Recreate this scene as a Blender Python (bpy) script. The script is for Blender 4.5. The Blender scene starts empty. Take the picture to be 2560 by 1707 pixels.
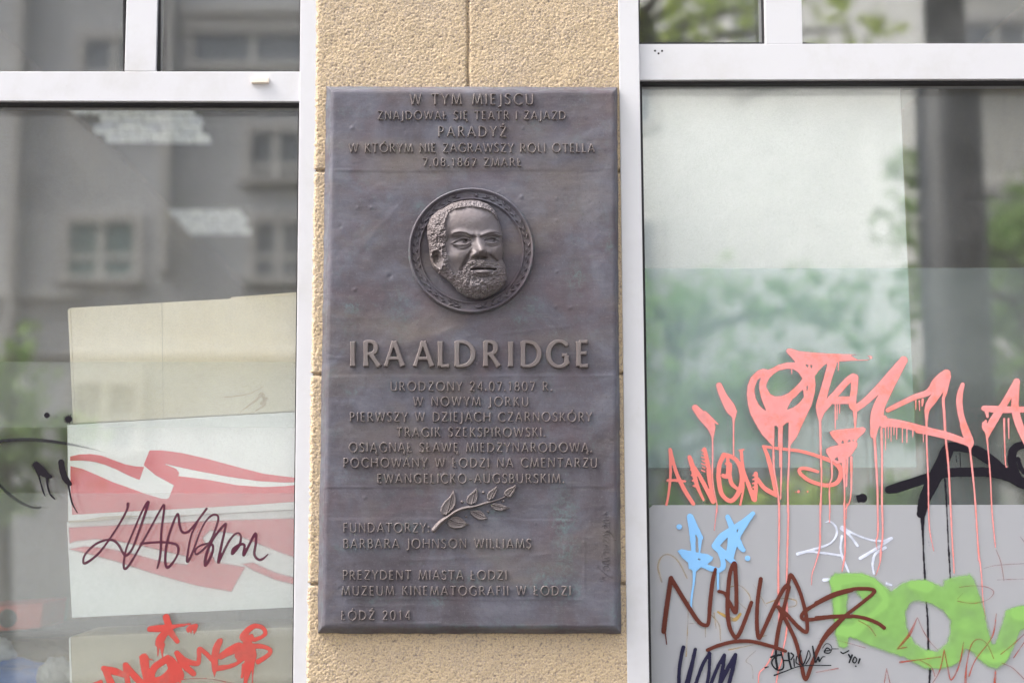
import bpy, bmesh, math, random
import numpy as np
from mathutils import Vector, Matrix
rad = math.radians
random.seed(7); RNG = np.random.default_rng(11)
S = bpy.context.scene
C = S.collection

# ------------------------------------------------------------------ camera
FPX, CXP, CYP = 3555.0, 1130.0, 853.5      # focal length and principal point on a 2560 px wide frame
CAMY, CAMZ, PITCH = -2.63, 1.65, rad(6.55)
cam_d = bpy.data.cameras.new('camera'); cam = bpy.data.objects.new('camera', cam_d); C.objects.link(cam)
cam.location = (0, CAMY, CAMZ); cam.rotation_euler = (rad(90) + PITCH, 0, 0)
cam_d.sensor_width = 36; cam_d.lens = FPX / 2560 * 36; cam_d.shift_x = (1280 - CXP) / 2560
cam_d.clip_start = 0.05; cam_d.clip_end = 400
cam_d.dof.use_dof = True; cam_d.dof.focus_distance = 2.64; cam_d.dof.aperture_fstop = 1.8
S.camera = cam

# ------------------------------------------------------------------ sky, sun, exposure
SUN_EL, SUN_AZ = rad(54), rad(-87)          # hazy high sun along the street, from the left, grazing the wall
w = bpy.data.worlds.new('World'); S.world = w; w.use_nodes = True
nt = w.node_tree; bg = nt.nodes['Background']; sky = nt.nodes.new('ShaderNodeTexSky')
sky.sky_type = 'NISHITA'; sky.sun_disc = False; sky.sun_elevation = SUN_EL; sky.sun_rotation = SUN_AZ
sky.dust_density = 9.0; sky.air_density = 1.0; sky.ozone_density = 0.6
hs = nt.nodes.new('ShaderNodeHueSaturation'); hs.inputs['Saturation'].default_value = 0.45
nt.links.new(sky.outputs[0], hs.inputs['Color']); nt.links.new(hs.outputs[0], bg.inputs[0]); bg.inputs[1].default_value = 0.15
sd = bpy.data.lights.new('sun', 'SUN'); so = bpy.data.objects.new('sun', sd); C.objects.link(so)
sd.energy = 1.5; sd.angle = rad(34); sd.color = (1.0, 0.94, 0.84)
dirv = Vector((math.sin(SUN_AZ) * math.cos(SUN_EL), math.cos(SUN_AZ) * math.cos(SUN_EL), math.sin(SUN_EL)))
so.rotation_euler = dirv.to_track_quat('Z', 'Y').to_euler(); so.location = (0, 6, 20)
vs = S.view_settings; vs.view_transform = 'Standard'; vs.look = 'None'; vs.gamma = 1; vs.exposure = 2.12
S.cycles.use_denoising = True; S.cycles.max_bounces = 16; S.cycles.transparent_max_bounces = 32
S.cycles.glossy_bounces = 6; S.cycles.diffuse_bounces = 4; S.cycles.caustics_reflective = False

# ------------------------------------------------------------------ pixel ray -> point on the plane y = Y
ct, st = math.cos(PITCH), math.sin(PITCH)
def PN(px, py, Y):
    px = np.asarray(px, float); py = np.asarray(py, float)
    a = (px - CXP) / FPX; b = (CYP - py) / FPX
    t = (Y - CAMY) / (ct - b * st)
    return np.stack([a * t, np.broadcast_to(np.asarray(Y, float), t.shape), CAMZ + t * (st + b * ct)], -1)
def P(px, py, Y): return Vector(PN(px, py, Y).tolist())
MPP = 2.63 / FPX / ct                       # metres per picture pixel on the facade
def RX(px, L): return float(PN(px, 853, 0.05 + L)[0])        # where something L metres across the street shows mirrored
def RZ(py, L): return float(PN(1130, py, 0.05 + L)[2])

# ------------------------------------------------------------------ object helpers
def link(o, parent=None):
    C.objects.link(o)
    if parent: o.parent = parent
    return o
def tag(o, label=None, cat=None, group=None, kind=None):
    if label: o['label'] = label
    if cat: o['category'] = cat
    if group: o['group'] = group
    if kind: o['kind'] = kind
    return o
def empty(name, label, cat, loc=(0, 0, 0), group=None, kind=None):
    o = bpy.data.objects.new(name, None); C.objects.link(o); o.empty_display_size = 0.1
    return tag(o, label, cat, group, kind)
def mobj(name, verts, faces, m, parent=None, smooth=False, attrs=None):
    me = bpy.data.meshes.new(name)
    if isinstance(verts, np.ndarray) and isinstance(faces, np.ndarray):
        nv, nf, k = len(verts), len(faces), faces.shape[1]
        me.vertices.add(nv); me.vertices.foreach_set('co', verts.astype(np.float32).ravel())
        me.loops.add(nf * k); me.loops.foreach_set('vertex_index', faces.astype(np.int32).ravel())
        me.polygons.add(nf); me.polygons.foreach_set('loop_start', np.arange(0, nf * k, k, dtype=np.int32))
        me.polygons.foreach_set('loop_total', np.full(nf, k, dtype=np.int32))
        me.update(calc_edges=True)
    else:
        me.from_pydata([tuple(v) for v in verts], [], [tuple(f) for f in faces]); me.update()
    if attrs:
        for nm, arr in attrs.items():
            at = me.attributes.new(nm, 'FLOAT', 'POINT'); at.data.foreach_set('value', np.asarray(arr, np.float32).ravel())
    if smooth: me.polygons.foreach_set('use_smooth', np.ones(len(me.polygons), dtype=bool))
    if m: me.materials.append(m)
    return link(bpy.data.objects.new(name, me), parent)
class MB:
    def __init__(s): s.v = []; s.f = []
    def add(s, vs, fs):
        n = len(s.v); s.v += [tuple(v) for v in vs]; s.f += [tuple(i + n for i in f) for f in fs]; return s
    def hexa(s, a, b):                      # a: four front corners (ccw seen from the front), b: the four behind them
        return s.add(list(a) + list(b), [(0, 1, 2, 3), (7, 6, 5, 4), (1, 0, 4, 5), (2, 1, 5, 6), (3, 2, 6, 7), (0, 3, 7, 4)])
    def box(s, x0, x1, y0, y1, z0, z1):
        return s.hexa([(x0, y0, z0), (x1, y0, z0), (x1, y0, z1), (x0, y0, z1)], [(x0, y1, z0), (x1, y1, z0), (x1, y1, z1), (x0, y1, z1)])
    def quadpx(s, pts, Y, dep):             # prism whose front face is a picture quad (tl, tr, br, bl) laid on the plane y = Y
        f = [P(x, y, Y) for x, y in (pts[3], pts[2], pts[1], pts[0])]
        return s.hexa(f, [p + Vector((0, dep, 0)) for p in f])
    def tube(s, pts, rs, n=10, cap=True):
        base = len(s.v); k = len(pts); pts = [Vector(p) for p in pts]
        for i, p in enumerate(pts):
            d = (pts[min(i + 1, k - 1)] - pts[max(i - 1, 0)]).normalized()
            u = d.orthogonal().normalized() if i == 0 else (u - d * u.dot(d)).normalized()
            v = d.cross(u)
            for j in range(n):
                a = 2 * math.pi * j / n
                s.v.append(tuple(p + (u * math.cos(a) + v * math.sin(a)) * rs[i]))
        for i in range(k - 1):
            for j in range(n):
                s.f.append((base + i * n + j, base + i * n + (j + 1) % n, base + (i + 1) * n + (j + 1) % n, base + (i + 1) * n + j))
        if cap:
            s.f.append(tuple(base + j for j in reversed(range(n)))); s.f.append(tuple(base + (k - 1) * n + j for j in range(n)))
        return s
    def build(s, name, m, parent=None, bevel=0, smooth=False, seg=2):
        o = mobj(name, s.v, s.f, m, parent, smooth)
        if bevel:
            b = o.modifiers.new('bevel', 'BEVEL'); b.width = bevel; b.segments = seg; b.limit_method = 'ANGLE'; b.harden_normals = False
        return o

# ------------------------------------------------------------------ materials
class N:
    def __init__(s, name):
        s.m = bpy.data.materials.new(name); s.m.use_nodes = True; s.t = s.m.node_tree; s.t.nodes.clear()
        s.out = s.t.nodes.new('ShaderNodeOutputMaterial')
    def n(s, typ, ins=None, **kw):
        nd = s.t.nodes.new('ShaderNode' + typ)
        for k, v in kw.items(): setattr(nd, k, v)
        for k, v in (ins or {}).items():
            if hasattr(v, 'is_output') or isinstance(v, bpy.types.NodeSocket): s.t.links.new(v, nd.inputs[k])
            else: nd.inputs[k].default_value = v
        return nd
    def co(s): return s.n('TexCoord').outputs['Object']
    def noise(s, scale, detail=4, rough=0.55, vec=None, dist=0.0):
        return s.n('TexNoise', {'Vector': vec or s.co(), 'Scale': scale, 'Detail': detail, 'Roughness': rough, 'Distortion': dist}).outputs[0]
    def ramp(s, fac, stops, interp='LINEAR'):
        r = s.n('ValToRGB', {'Fac': fac}); r.color_ramp.interpolation = interp
        e = r.color_ramp.elements
        while len(e) < len(stops): e.new(0.5)
        for el, (p, c) in zip(e, stops): el.position = p; el.color = (c[0], c[1], c[2], 1) if hasattr(c, '__len__') else (c, c, c, 1)
        return r.outputs[0]
    def mix(s, fac, a, b, blend='MIX'):
        nd = s.n('Mix', data_type='RGBA', blend_type=blend)
        for i, v in ((0, fac), (6, a), (7, b)):
            if isinstance(v, bpy.types.NodeSocket): s.t.links.new(v, nd.inputs[i])
            elif hasattr(v, '__len__'): nd.inputs[i].default_value = (v[0], v[1], v[2], 1)
            else: nd.inputs[i].default_value = v
        return nd.outputs[2]
    def math(s, op, a, b=0.0):
        nd = s.n('Math', operation=op)
        for i, v in ((0, a), (1, b)):
            if isinstance(v, bpy.types.NodeSocket): s.t.links.new(v, nd.inputs[i])
            else: nd.inputs[i].default_value = v
        return nd.outputs[0]
    def attr(s, nm): return s.n('Attribute', attribute_name=nm).outputs['Fac']
    def bump(s, h, strength=0.3, dist=0.002, nrm=None):
        ins = {'Height': h, 'Strength': strength, 'Distance': dist}
        if nrm is not None: ins['Normal'] = nrm
        return s.n('Bump', ins).outputs[0]
    def bsdf(s, **kw):
        ins = {k.replace('_', ' '): ((v[0], v[1], v[2], 1) if hasattr(v, '__len__') else v) for k, v in kw.items()}
        return s.n('BsdfPrincipled', ins).outputs[0]
    def done(s, sh): s.t.links.new(sh, s.out.inputs[0]); return s.m
def V3(nd, vec, sc):
    return nd.n('Mapping', {'Vector': vec, 'Scale': sc}).outputs[0]

def m_plain(name, col, rough=0.6, var=0.12, scale=30, bump=0.0, metal=0.0, spec=0.5):
    n = N(name); f = n.noise(scale, 5)
    c = n.mix(f, [x * (1 - var) for x in col], [min(1, x * (1 + var)) for x in col])
    kw = dict(Base_Color=c, Roughness=rough, Metallic=metal, Specular_IOR_Level=spec)
    if bump: kw['Normal'] = n.bump(n.noise(scale * 6, 3), bump, 0.001)
    return n.done(n.bsdf(**kw))

def m_pvc():
    n = N('white_pvc'); d = n.noise(7, 6, 0.7); sp = n.noise(160, 2)
    c = n.mix(n.ramp(d, [(0.50, 0), (0.78, 1)]), (0.565, 0.565, 0.60), (0.505, 0.50, 0.51))
    c = n.mix(n.ramp(sp, [(0.73, 0), (0.78, 0.35)]), c, (0.45, 0.42, 0.4))
    return n.done(n.bsdf(Base_Color=c, Roughness=0.38, Normal=n.bump(n.noise(3, 2), 0.05, 0.004)))
M_PVC = m_pvc()
M_GASKET = m_plain('rubber_gasket', (0.012, 0.011, 0.014), 0.7, 0.2, 60)

def m_render():
    n = N('roughcast_render'); co = n.co()
    big = n.noise(3, 4, vec=co); g = n.noise(300, 4, 0.65, vec=co); fine = n.noise(620, 2, vec=co)
    vor = n.n('TexVoronoi', {'Vector': co, 'Scale': 270.0}, feature='SMOOTH_F1').outputs[0]
    base = n.mix(big, (0.445, 0.335, 0.215), (0.51, 0.40, 0.27))
    base = n.mix(n.ramp(fine, [(0.35, 0), (0.65, 1)]), base, (0.575, 0.455, 0.305))
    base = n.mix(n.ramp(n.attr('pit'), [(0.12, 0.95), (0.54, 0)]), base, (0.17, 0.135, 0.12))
    base = n.mix(n.ramp(g, [(0.36, 0.9), (0.49, 0)]), base, (0.265, 0.22, 0.205))
    dirt = n.math('MULTIPLY', n.ramp(n.noise(7, 6, 0.72, vec=co), [(0.42, 0), (0.72, 0.65)]), n.ramp(n.noise(280, 3, vec=co), [(0.38, 0), (0.6, 1)]))
    base = n.mix(dirt, base, (0.30, 0.265, 0.255))
    streak = n.ramp(n.noise(1.0, 5, 0.7, vec=V3(n, co, (30, 30, 2.2))), [(0.56, 0), (0.80, 0.30)]); base = n.mix(streak, base, (0.34, 0.26, 0.17))
    nb = n.bump(n.math('MULTIPLY', vor, -1.0), 0.45, 0.003); nb = n.bump(g, 0.20, 0.002, nb)
    return n.done(n.bsdf(Base_Color=base, Roughness=0.92, Specular_IOR_Level=0.2, Normal=nb))
M_RENDER = m_render()

def m_bronze(name, raised=0):
    n = N(name); co = n.co()
    a = n.noise(5.5, 7, 0.66, vec=co, dist=1.0); b = n.noise(9, 6, 0.65, vec=co, dist=0.6); c3 = n.noise(3.6, 5, vec=V3(n, co, (1, 1, 2.2)), dist=0.4)
    col = n.ramp(a, [(0.30, (0.078, 0.066, 0.076)), (0.44, (0.110, 0.098, 0.113)), (0.56, (0.135, 0.131, 0.158)), (0.70, (0.190, 0.188, 0.215))])
    col = n.mix(n.ramp(b, [(0.48, 0), (0.68, 0.75)]), col, (0.128, 0.094, 0.104))
    col = n.mix(n.ramp(c3, [(0.50, 0), (0.70, 0.7)]), col, (0.190, 0.158, 0.135))
    st_ = n.noise(1.0, 6, 0.75, vec=V3(n, co, (26, 26, 210)), dist=0.3)
    col = n.mix(n.ramp(st_, [(0.54, 0), (0.74, 0.40)]), col, (0.215, 0.20, 0.195))
    sv = n.noise(1.0, 6, 0.78, vec=V3(n, co, (190, 26, 22)))
    col = n.mix(n.ramp(sv, [(0.56, 0), (0.76, 0.35)]), col, (0.075, 0.066, 0.075))
    sp = n.noise(330, 3, 0.7, vec=co); col = n.mix(n.ramp(sp, [(0.60, 0), (0.72, 0.5)]), col, (0.235, 0.225, 0.23)); col = n.mix(n.ramp(sp, [(0.27, 0.6), (0.38, 0)]), col, (0.05, 0.045, 0.05))
    vf = n.math('MULTIPLY', n.attr('verd'), n.ramp(n.noise(75, 6, 0.8, vec=co), [(0.45, 0), (0.68, 0.8)]))
    col = n.mix(vf, col, (0.17, 0.30, 0.28))
    if raised: col = n.mix(raised, col, (0.245, 0.202, 0.180))
    nb = n.bump(n.noise(150, 5, 0.75, vec=co), 0.28, 0.0012); nb = n.bump(n.noise(34, 6, 0.7, vec=co, dist=0.6), 0.22, 0.0025, nb)
    nb = n.bump(st_, 0.16, 0.0012, nb)
    rg = n.ramp(n.noise(22, 5, vec=co), [(0.3, 0.50), (0.7, 0.72)])
    col = n.mix(1.0, col, (0.775, 0.785, 0.83), 'MULTIPLY')
    return n.done(n.bsdf(Base_Color=col, Metallic=0.15, Roughness=rg, Specular_IOR_Level=0.35, Normal=nb))
M_BRONZE = m_bronze('patinated_bronze'); M_RAISED = m_bronze('worn_bronze', 0.62); M_PORTRAIT = m_bronze('portrait_bronze', 0.42)

def fresnel(n, f0):                         # Schlick reflectance, the same from both sides of the pane
    f = n.n('LayerWeight', {'Blend': 0.5}).outputs['Facing']
    return n.math('ADD', f0, n.math('MULTIPLY', 1.0 - f0, n.math('POWER', f, 5.0)))
def m_glass():
    n = N('window_glass'); fr = fresnel(n, 0.054)
    gl = n.n('BsdfGlossy', {'Color': (0.97, 0.98, 1.0, 1), 'Roughness': 0.0}).outputs[0]
    tr = n.n('BsdfTransparent', {'Color': (0.99, 0.995, 0.99, 1)}).outputs[0]
    mx = n.n('MixShader', {0: fr, 1: tr, 2: gl}).outputs[0]
    df = n.n('MixShader', {0: 0.45, 1: n.n('BsdfDiffuse', {'Color': (0.85, 0.86, 0.86, 1)}).outputs[0], 2: n.n('BsdfTranslucent', {'Color': (0.85, 0.86, 0.86, 1)}).outputs[0]}).outputs[0]
    dust = n.math('ADD', n.math('MULTIPLY', n.ramp(n.noise(420, 3, 0.8), [(0.45, 0), (0.75, 1)]), 0.11), n.math('MULTIPLY', n.ramp(n.noise(6, 5, 0.6), [(0.3, 0), (0.8, 1)]), 0.07))
    return n.done(n.n('MixShader', {0: dust, 1: mx, 2: df}).outputs[0])
def m_glass_clean():
    n = N('inner_glass'); fr = fresnel(n, 0.054)
    gl = n.n('BsdfGlossy', {'Color': (0.97, 0.98, 1.0, 1), 'Roughness': 0.0}).outputs[0]
    tr = n.n('BsdfTransparent', {'Color': (0.99, 1.0, 0.995, 1)}).outputs[0]
    return n.done(n.n('MixShader', {0: fr, 1: tr, 2: gl}).outputs[0])
M_GLASS = m_glass(); M_GLASS2 = m_glass_clean()

def m_film(name, tint, dif, k):
    n = N(name); tr = n.n('BsdfTransparent', {'Color': (*tint, 1)}).outputs[0]
    df = n.n('BsdfDiffuse', {'Color': (*dif, 1)}).outputs[0]; tl = n.n('BsdfTranslucent', {'Color': (*dif, 1)}).outputs[0]
    df = n.n('MixShader', {0: 0.4, 1: df, 2: tl}).outputs[0]
    return n.done(n.n('MixShader', {0: n.math('ADD', k, n.math('MULTIPLY', n.noise(90, 3), 0.05)), 1: tr, 2: df}).outputs[0])
M_FILM = m_film('blue_grey_film', (0.90, 0.98, 0.98), (0.62, 0.68, 0.69), 0.20); M_HAZE = m_film('milky_film', (0.97, 0.98, 0.98), (0.80, 0.82, 0.81), 0.11)

def m_paint(name, col, rough=0.55, spec=0.12, var=0.10, soft=False, scale=14, streak=0.0, alt=None):
    n = N(name); f = n.noise(scale, 5, 0.65)
    c = n.mix(f, [x * (1 - var) for x in col], [min(1, x * (1 + var)) for x in col])
    if alt: c = n.mix(n.ramp(n.noise(26, 6, 0.75), [(0.48, 0), (0.66, 1)]), c, alt)
    b = n.bsdf(Base_Color=c, Roughness=rough, Specular_IOR_Level=spec)
    d = n.attr('dens')
    if streak: d = n.math('MULTIPLY', d, n.math('SUBTRACT', 1.0, n.math('MULTIPLY', n.ramp(n.noise(55, 5, 0.7, dist=0.4), [(0.45, 0), (0.75, 1)]), streak)))
    tr = n.n('BsdfTransparent').outputs[0]
    return n.done(n.n('MixShader', {0: d, 1: tr, 2: b}).outputs[0])

def m_card(name, col, stain):
    n = N(name); co = n.co()
    c = n.mix(n.noise(1, 4, vec=V3(n, co, (90, 5, 3))), col, [x * 0.9 for x in col])
    c = n.mix(n.ramp(n.noise(5, 5, 0.6, vec=co), [(0.45, 0), (0.75, 0.7)]), c, stain)
    return n.done(n.bsdf(Base_Color=c, Roughness=0.85, Normal=n.bump(n.noise(1, 3, vec=V3(n, co, (220, 8, 5))), 0.12, 0.001)))
M_CARD = m_card('brown_cardboard', (0.80, 0.71, 0.55), (0.70, 0.58, 0.38))
M_CARD2 = m_card('grey_cardboard', (0.56, 0.50, 0.38), (0.49, 0.42, 0.29))
M_WHITEBOX = m_plain('white_coated_card', (0.93, 0.93, 0.93), 0.5, 0.02, 4)
M_PRINT = m_plain('red_print', (0.74, 0.085, 0.11), 0.5, 0.12, 10)
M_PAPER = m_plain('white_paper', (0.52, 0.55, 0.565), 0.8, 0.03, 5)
M_PANEL = m_plain('grey_foil', (0.325, 0.332, 0.362), 0.42, 0.05, 5)
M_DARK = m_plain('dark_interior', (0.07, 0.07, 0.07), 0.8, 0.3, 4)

# ------------------------------------------------------------------ signed distance shapes on a picture-pixel grid
class Grid:
    def __init__(s, x0, y0, x1, y1, h):
        s.h = h; s.x = np.arange(x0, x1 + h, h); s.y = np.arange(y0, y1 + h, h)
        s.X, s.Y = np.meshgrid(s.x, s.y); s.d = np.full(s.X.shape, 1e3)
    def win(s, xa, ya, xb, yb):
        i0 = max(0, int((xa - s.x[0]) / s.h)); i1 = min(len(s.x), int((xb - s.x[0]) / s.h) + 2)
        j0 = max(0, int((ya - s.y[0]) / s.h)); j1 = min(len(s.y), int((yb - s.y[0]) / s.h) + 2)
        return (slice(j0, j1), slice(i0, i1)) if i1 > i0 and j1 > j0 else None
    def capsule(s, a, b, ra, rb, flat=False, waist=0.0, tgt=None):
        d = s.d if tgt is None else tgt
        m = max(ra, rb) + max(6, 3 * s.h)
        W = s.win(min(a[0], b[0]) - m, min(a[1], b[1]) - m, max(a[0], b[0]) + m, max(a[1], b[1]) + m)
        if W is None: return
        X = s.X[W]; Y = s.Y[W]; dx, dy = b[0] - a[0], b[1] - a[1]; L2 = dx * dx + dy * dy + 1e-9; L = math.sqrt(L2)
        t = ((X - a[0]) * dx + (Y - a[1]) * dy) / L2; tc = np.clip(t, 0, 1)
        if flat:
            r = (ra + (rb - ra) * tc) * (1 - waist * np.sin(np.pi * tc))
            perp = np.abs((X - a[0]) * dy - (Y - a[1]) * dx) / L - r
            v = np.maximum(perp, np.maximum(-t * L, (t - 1) * L))
        else:
            v = np.hypot(X - a[0] - tc * dx, Y - a[1] - tc * dy) - (ra + (rb - ra) * tc)
        d[W] = np.minimum(d[W], v)
    def poly_d(s, pts):
        p = np.array(pts, float); m = 8
        W = s.win(p[:, 0].min() - m, p[:, 1].min() - m, p[:, 0].max() + m, p[:, 1].max() + m)
        if W is None: return None, None
        X = s.X[W]; Y = s.Y[W]; best = np.full(X.shape, 1e9); ins = np.zeros(X.shape, bool)
        for (ax, ay), (bx, by) in zip(p, np.roll(p, -1, 0)):
            dx, dy = bx - ax, by - ay; L2 = dx * dx + dy * dy + 1e-9
            t = np.clip(((X - ax) * dx + (Y - ay) * dy) / L2, 0, 1)
            best = np.minimum(best, (X - ax - t * dx) ** 2 + (Y - ay - t * dy) ** 2)
            if ay != by:
                c = ((ay > Y) != (by > Y)) & (X < (bx - ax) * (Y - ay) / (by - ay) + ax); ins ^= c
        d = np.sqrt(best); return W, np.where(ins, -d, d)
    def poly(s, pts, tgt=None):
        W, v = s.poly_d(pts)
        if W is not None:
            d = s.d if tgt is None else tgt
            d[W] = np.minimum(d[W], v)
    def hole(s, pts):
        W, v = s.poly_d(pts)
        if W is not None: s.d[W] = np.maximum(s.d[W], -v)
    def mesh(s, name, Y, height, m, parent=None, attrs=None, smooth=True):
        d = s.d; h = s.h; H = height if isinstance(height, np.ndarray) else height(d)
        gy, gx = np.gradient(d, h); g2 = gx * gx + gy * gy + 1e-6
        X = s.X.copy(); Yp = s.Y.copy(); sn = (d > 0) & (d < 0.8 * h) & (g2 > 0.2)
        q = np.where(sn, d / g2, 0); X -= q * gx; Yp -= q * gy
        ok = (d <= 0) | sn
        quad = ok[:-1, :-1] & ok[1:, :-1] & ok[:-1, 1:] & ok[1:, 1:]
        idx = np.arange(d.size).reshape(d.shape)
        F = np.stack([idx[1:, :-1][quad], idx[1:, 1:][quad], idx[:-1, 1:][quad], idx[:-1, :-1][quad]], -1)
        used = np.unique(F); remap = np.full(d.size, -1); remap[used] = np.arange(len(used)); F = remap[F]
        Pw = PN(X.ravel()[used], Yp.ravel()[used], Y); Pw[:, 1] -= H.ravel()[used]
        at = {k: v.ravel()[used] for k, v in (attrs or {}).items()}
        return mobj(name, Pw, F, m, parent, smooth, at)
def sstep(a, b, x):
    t = np.clip((x - a) / (b - a), 0, 1); return t * t * (3 - 2 * t)
def fbm(X, Y, sc, seed=0, octv=4, gain=0.5):
    r = np.random.default_rng(seed); out = np.zeros_like(X); amp = 1.0; tot = 0
    for o in range(octv):
        f = 2 ** o / sc; x = X * f + 100 * o; y = Y * f + 37 * o
        n = 256; T = r.random((n, n)); xi = np.floor(x).astype(int); yi = np.floor(y).astype(int); u = x - xi; v = y - yi
        u = u * u * (3 - 2 * u); v = v * v * (3 - 2 * v)
        a = T[yi % n, xi % n]; b = T[yi % n, (xi + 1) % n]; c = T[(yi + 1) % n, xi % n]; d = T[(yi + 1) % n, (xi + 1) % n]
        out += amp * ((a * (1 - u) + b * u) * (1 - v) + (c * (1 - u) + d * u) * v); tot += amp; amp *= gain
    return out / tot
def worley(X, Y, sc, seed=3):
    r = np.random.default_rng(seed); n = 256; JX = r.random((n, n)); JY = r.random((n, n))
    x = X / sc; y = Y / sc; xi = np.floor(x).astype(int); yi = np.floor(y).astype(int); best = np.full(X.shape, 9.0)
    for a in (-1, 0, 1):
        for b in (-1, 0, 1):
            cx = xi + a; cy = yi + b
            best = np.minimum(best, (cx + JX[cy % n, cx % n] - x) ** 2 + (cy + JY[cy % n, cx % n] - y) ** 2)
    return np.sqrt(best)
def cr(pts, n=7):
    p = [np.array(q, float) for q in pts]
    if len(p) < 3: return p
    out = []
    for i in range(len(p) - 1):
        p0 = p[max(i - 1, 0)]; p1 = p[i]; p2 = p[i + 1]; p3 = p[min(i + 2, len(p) - 1)]
        for k in range(n):
            t = k / n; q = 0.5 * (2 * p1 + (p2 - p0) * t + (2 * p0 - 5 * p1 + 4 * p2 - p3) * t * t + (3 * p1 - p0 - 3 * p2 + p3) * t ** 3)
            q[2] = max(q[2], 0.3 * min(p1[2], p2[2])); out.append(q)
    return out + [p[-1]]
class Crop:                                  # tracing frame: origin and scale of an enlarged view of the photograph
    def __init__(s, x, y, k): s.x, s.y, s.k = x, y, k
    def st(s, pts): return [(s.x + a / s.k, s.y + b / s.k, (c / s.k) / 2) for a, b, c in pts]
    def pl(s, pts): return [(s.x + a / s.k, s.y + b / s.k) for a, b in pts]
def run(g, pts, tgt=None, smooth=True):
    q = cr(pts) if smooth else [np.array(p, float) for p in pts]
    if len(q) == 1: q = [q[0], q[0] + np.array([0.01, 0, 0])]
    for a, b in zip(q[:-1], q[1:]): g.capsule(a, b, a[2], b[2], tgt=tgt)
# ------------------------------------------------------------------ setting: street, ground, shop room
def ground(name, x0, x1, y0, y1, z, m, dz=0.3): return tag(MB().box(x0, x1, y0, y1, z - dz, z).build(name, m), kind='structure')
def m_pave():
    n = N('concrete_paving'); br = n.n('TexBrick', {'Vector': n.co(), 'Scale': 1.0, 'Mortar Size': 0.006, 'Brick Width': 0.5, 'Row Height': 0.5, 'Color1': (0.10, 0.097, 0.094, 1), 'Color2': (0.125, 0.12, 0.115, 1), 'Mortar': (0.07, 0.068, 0.065, 1)}).outputs[0]
    return n.done(n.bsdf(Base_Color=n.mix(n.noise(3, 5), br, (0.25, 0.24, 0.22), 'MULTIPLY') if False else br, Roughness=0.9))
M_PAVE = m_pave(); M_ASPH = m_plain('asphalt', (0.055, 0.055, 0.058), 0.9, 0.3, 40, 0.3); M_KERB = m_plain('granite_kerb', (0.33, 0.32, 0.31), 0.8, 0.15, 30)
ground('ground', -70, 70, -70, 60, -0.16, M_ASPH, 0.5)
ground('pavement', -40, 40, -4.6, 0.05, 0.0, M_PAVE, 0.15); ground('kerb', -40, 40, -4.75, -4.602, 0.004, M_KERB, 0.15)
ground('far_pavement', -40, 40, -16.3, -11.4, 0.0, M_PAVE, 0.15); ground('far_kerb', -40, 40, -11.398, -11.25, 0.004, M_KERB, 0.15)

YF, YG, YI = 0.008, 0.036, 0.060            # front of the frames, of the outer pane and of the inner pane

def solid(o):                               # plain coated walls carry the 'no pits' value of the roughcast
    at = o.data.attributes.new('pit', 'FLOAT', 'POINT'); at.data.foreach_set('value', np.ones(len(o.data.vertices), np.float32)); return o
# own building: everything round the two shop windows
bld = empty('corner_building', 'pale ochre roughcast building whose pillar stands between the two shop windows', 'building', (0, 0, 0))
def pier():
    g = Grid(690, -700, 1660, 3500, 2.6)
    left = np.interp(g.y, [-700, 0, 240, 830, 1460, 1707, 3500], [797, 788.5, 785.5, 776, 766.5, 763.5, 740])
    right = np.interp(g.y, [-700, 0, 240, 830, 1460, 1707, 3500], [1548, 1558, 1560, 1570, 1579, 1582, 1607])
    rl = (fbm(g.X, g.Y, 9, 5, 3) - 0.5) * 7; ll = (fbm(g.X, g.Y, 8, 9, 3) - 0.5) * 7
    g.d = np.maximum(left[:, None] + ll - g.X, g.X - right[:, None] - rl)
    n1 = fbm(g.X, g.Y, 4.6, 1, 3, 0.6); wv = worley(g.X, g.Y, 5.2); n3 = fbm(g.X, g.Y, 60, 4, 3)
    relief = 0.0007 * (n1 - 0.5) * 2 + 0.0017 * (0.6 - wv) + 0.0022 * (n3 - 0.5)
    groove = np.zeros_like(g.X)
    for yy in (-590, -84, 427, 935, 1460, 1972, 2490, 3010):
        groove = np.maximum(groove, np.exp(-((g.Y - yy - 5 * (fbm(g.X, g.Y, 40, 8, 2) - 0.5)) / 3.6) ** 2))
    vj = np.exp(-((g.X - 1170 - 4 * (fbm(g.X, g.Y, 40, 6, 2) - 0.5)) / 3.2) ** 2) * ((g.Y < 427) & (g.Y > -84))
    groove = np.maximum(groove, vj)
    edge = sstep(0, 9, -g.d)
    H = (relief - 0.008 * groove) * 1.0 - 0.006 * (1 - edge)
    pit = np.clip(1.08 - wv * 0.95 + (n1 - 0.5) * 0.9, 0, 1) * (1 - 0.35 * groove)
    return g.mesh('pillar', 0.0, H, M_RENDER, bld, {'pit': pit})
pier()
def pz(py): return RZ0(py)
def RZ0(py): return float(PN(1130, py, 0)[2])
zt, zb = RZ0(-420), RZ0(2200)
xl, xr = float(PN(776, 853, 0)[0]), float(PN(1572, 853, 0)[0])
b = MB()
b.box(xl + .02, xr - .02, 0.008, 0.30, 0.02, zt + .4)                        # pillar core behind the coat
solid(b.build('pillar_core', M_RENDER, bld))
ZT = 2.92; ZS = float(PN(1130, 2190, YF)[2])              # head and foot of the window openings
wx0, wx1 = float(PN(-600, 853, YF)[0]) - .04, float(PN(3215, 853, YF)[0]) + .04
def wallpart(name, boxes, m=None):
    u = MB()
    for b4 in boxes: u.box(*b4)
    return solid(u.build(name, m or M_RENDER, bld))
wallpart('upper_storeys', [(-26, 26, 0.012, 9.0, ZT + .30, 11.0)])
wallpart('ground_floor_wall', [(-26, wx0, 0.004, 9.0, 0.0, ZT + .298), (wx1, 26, 0.004, 9.0, 0.0, ZT + .298)])
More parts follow.
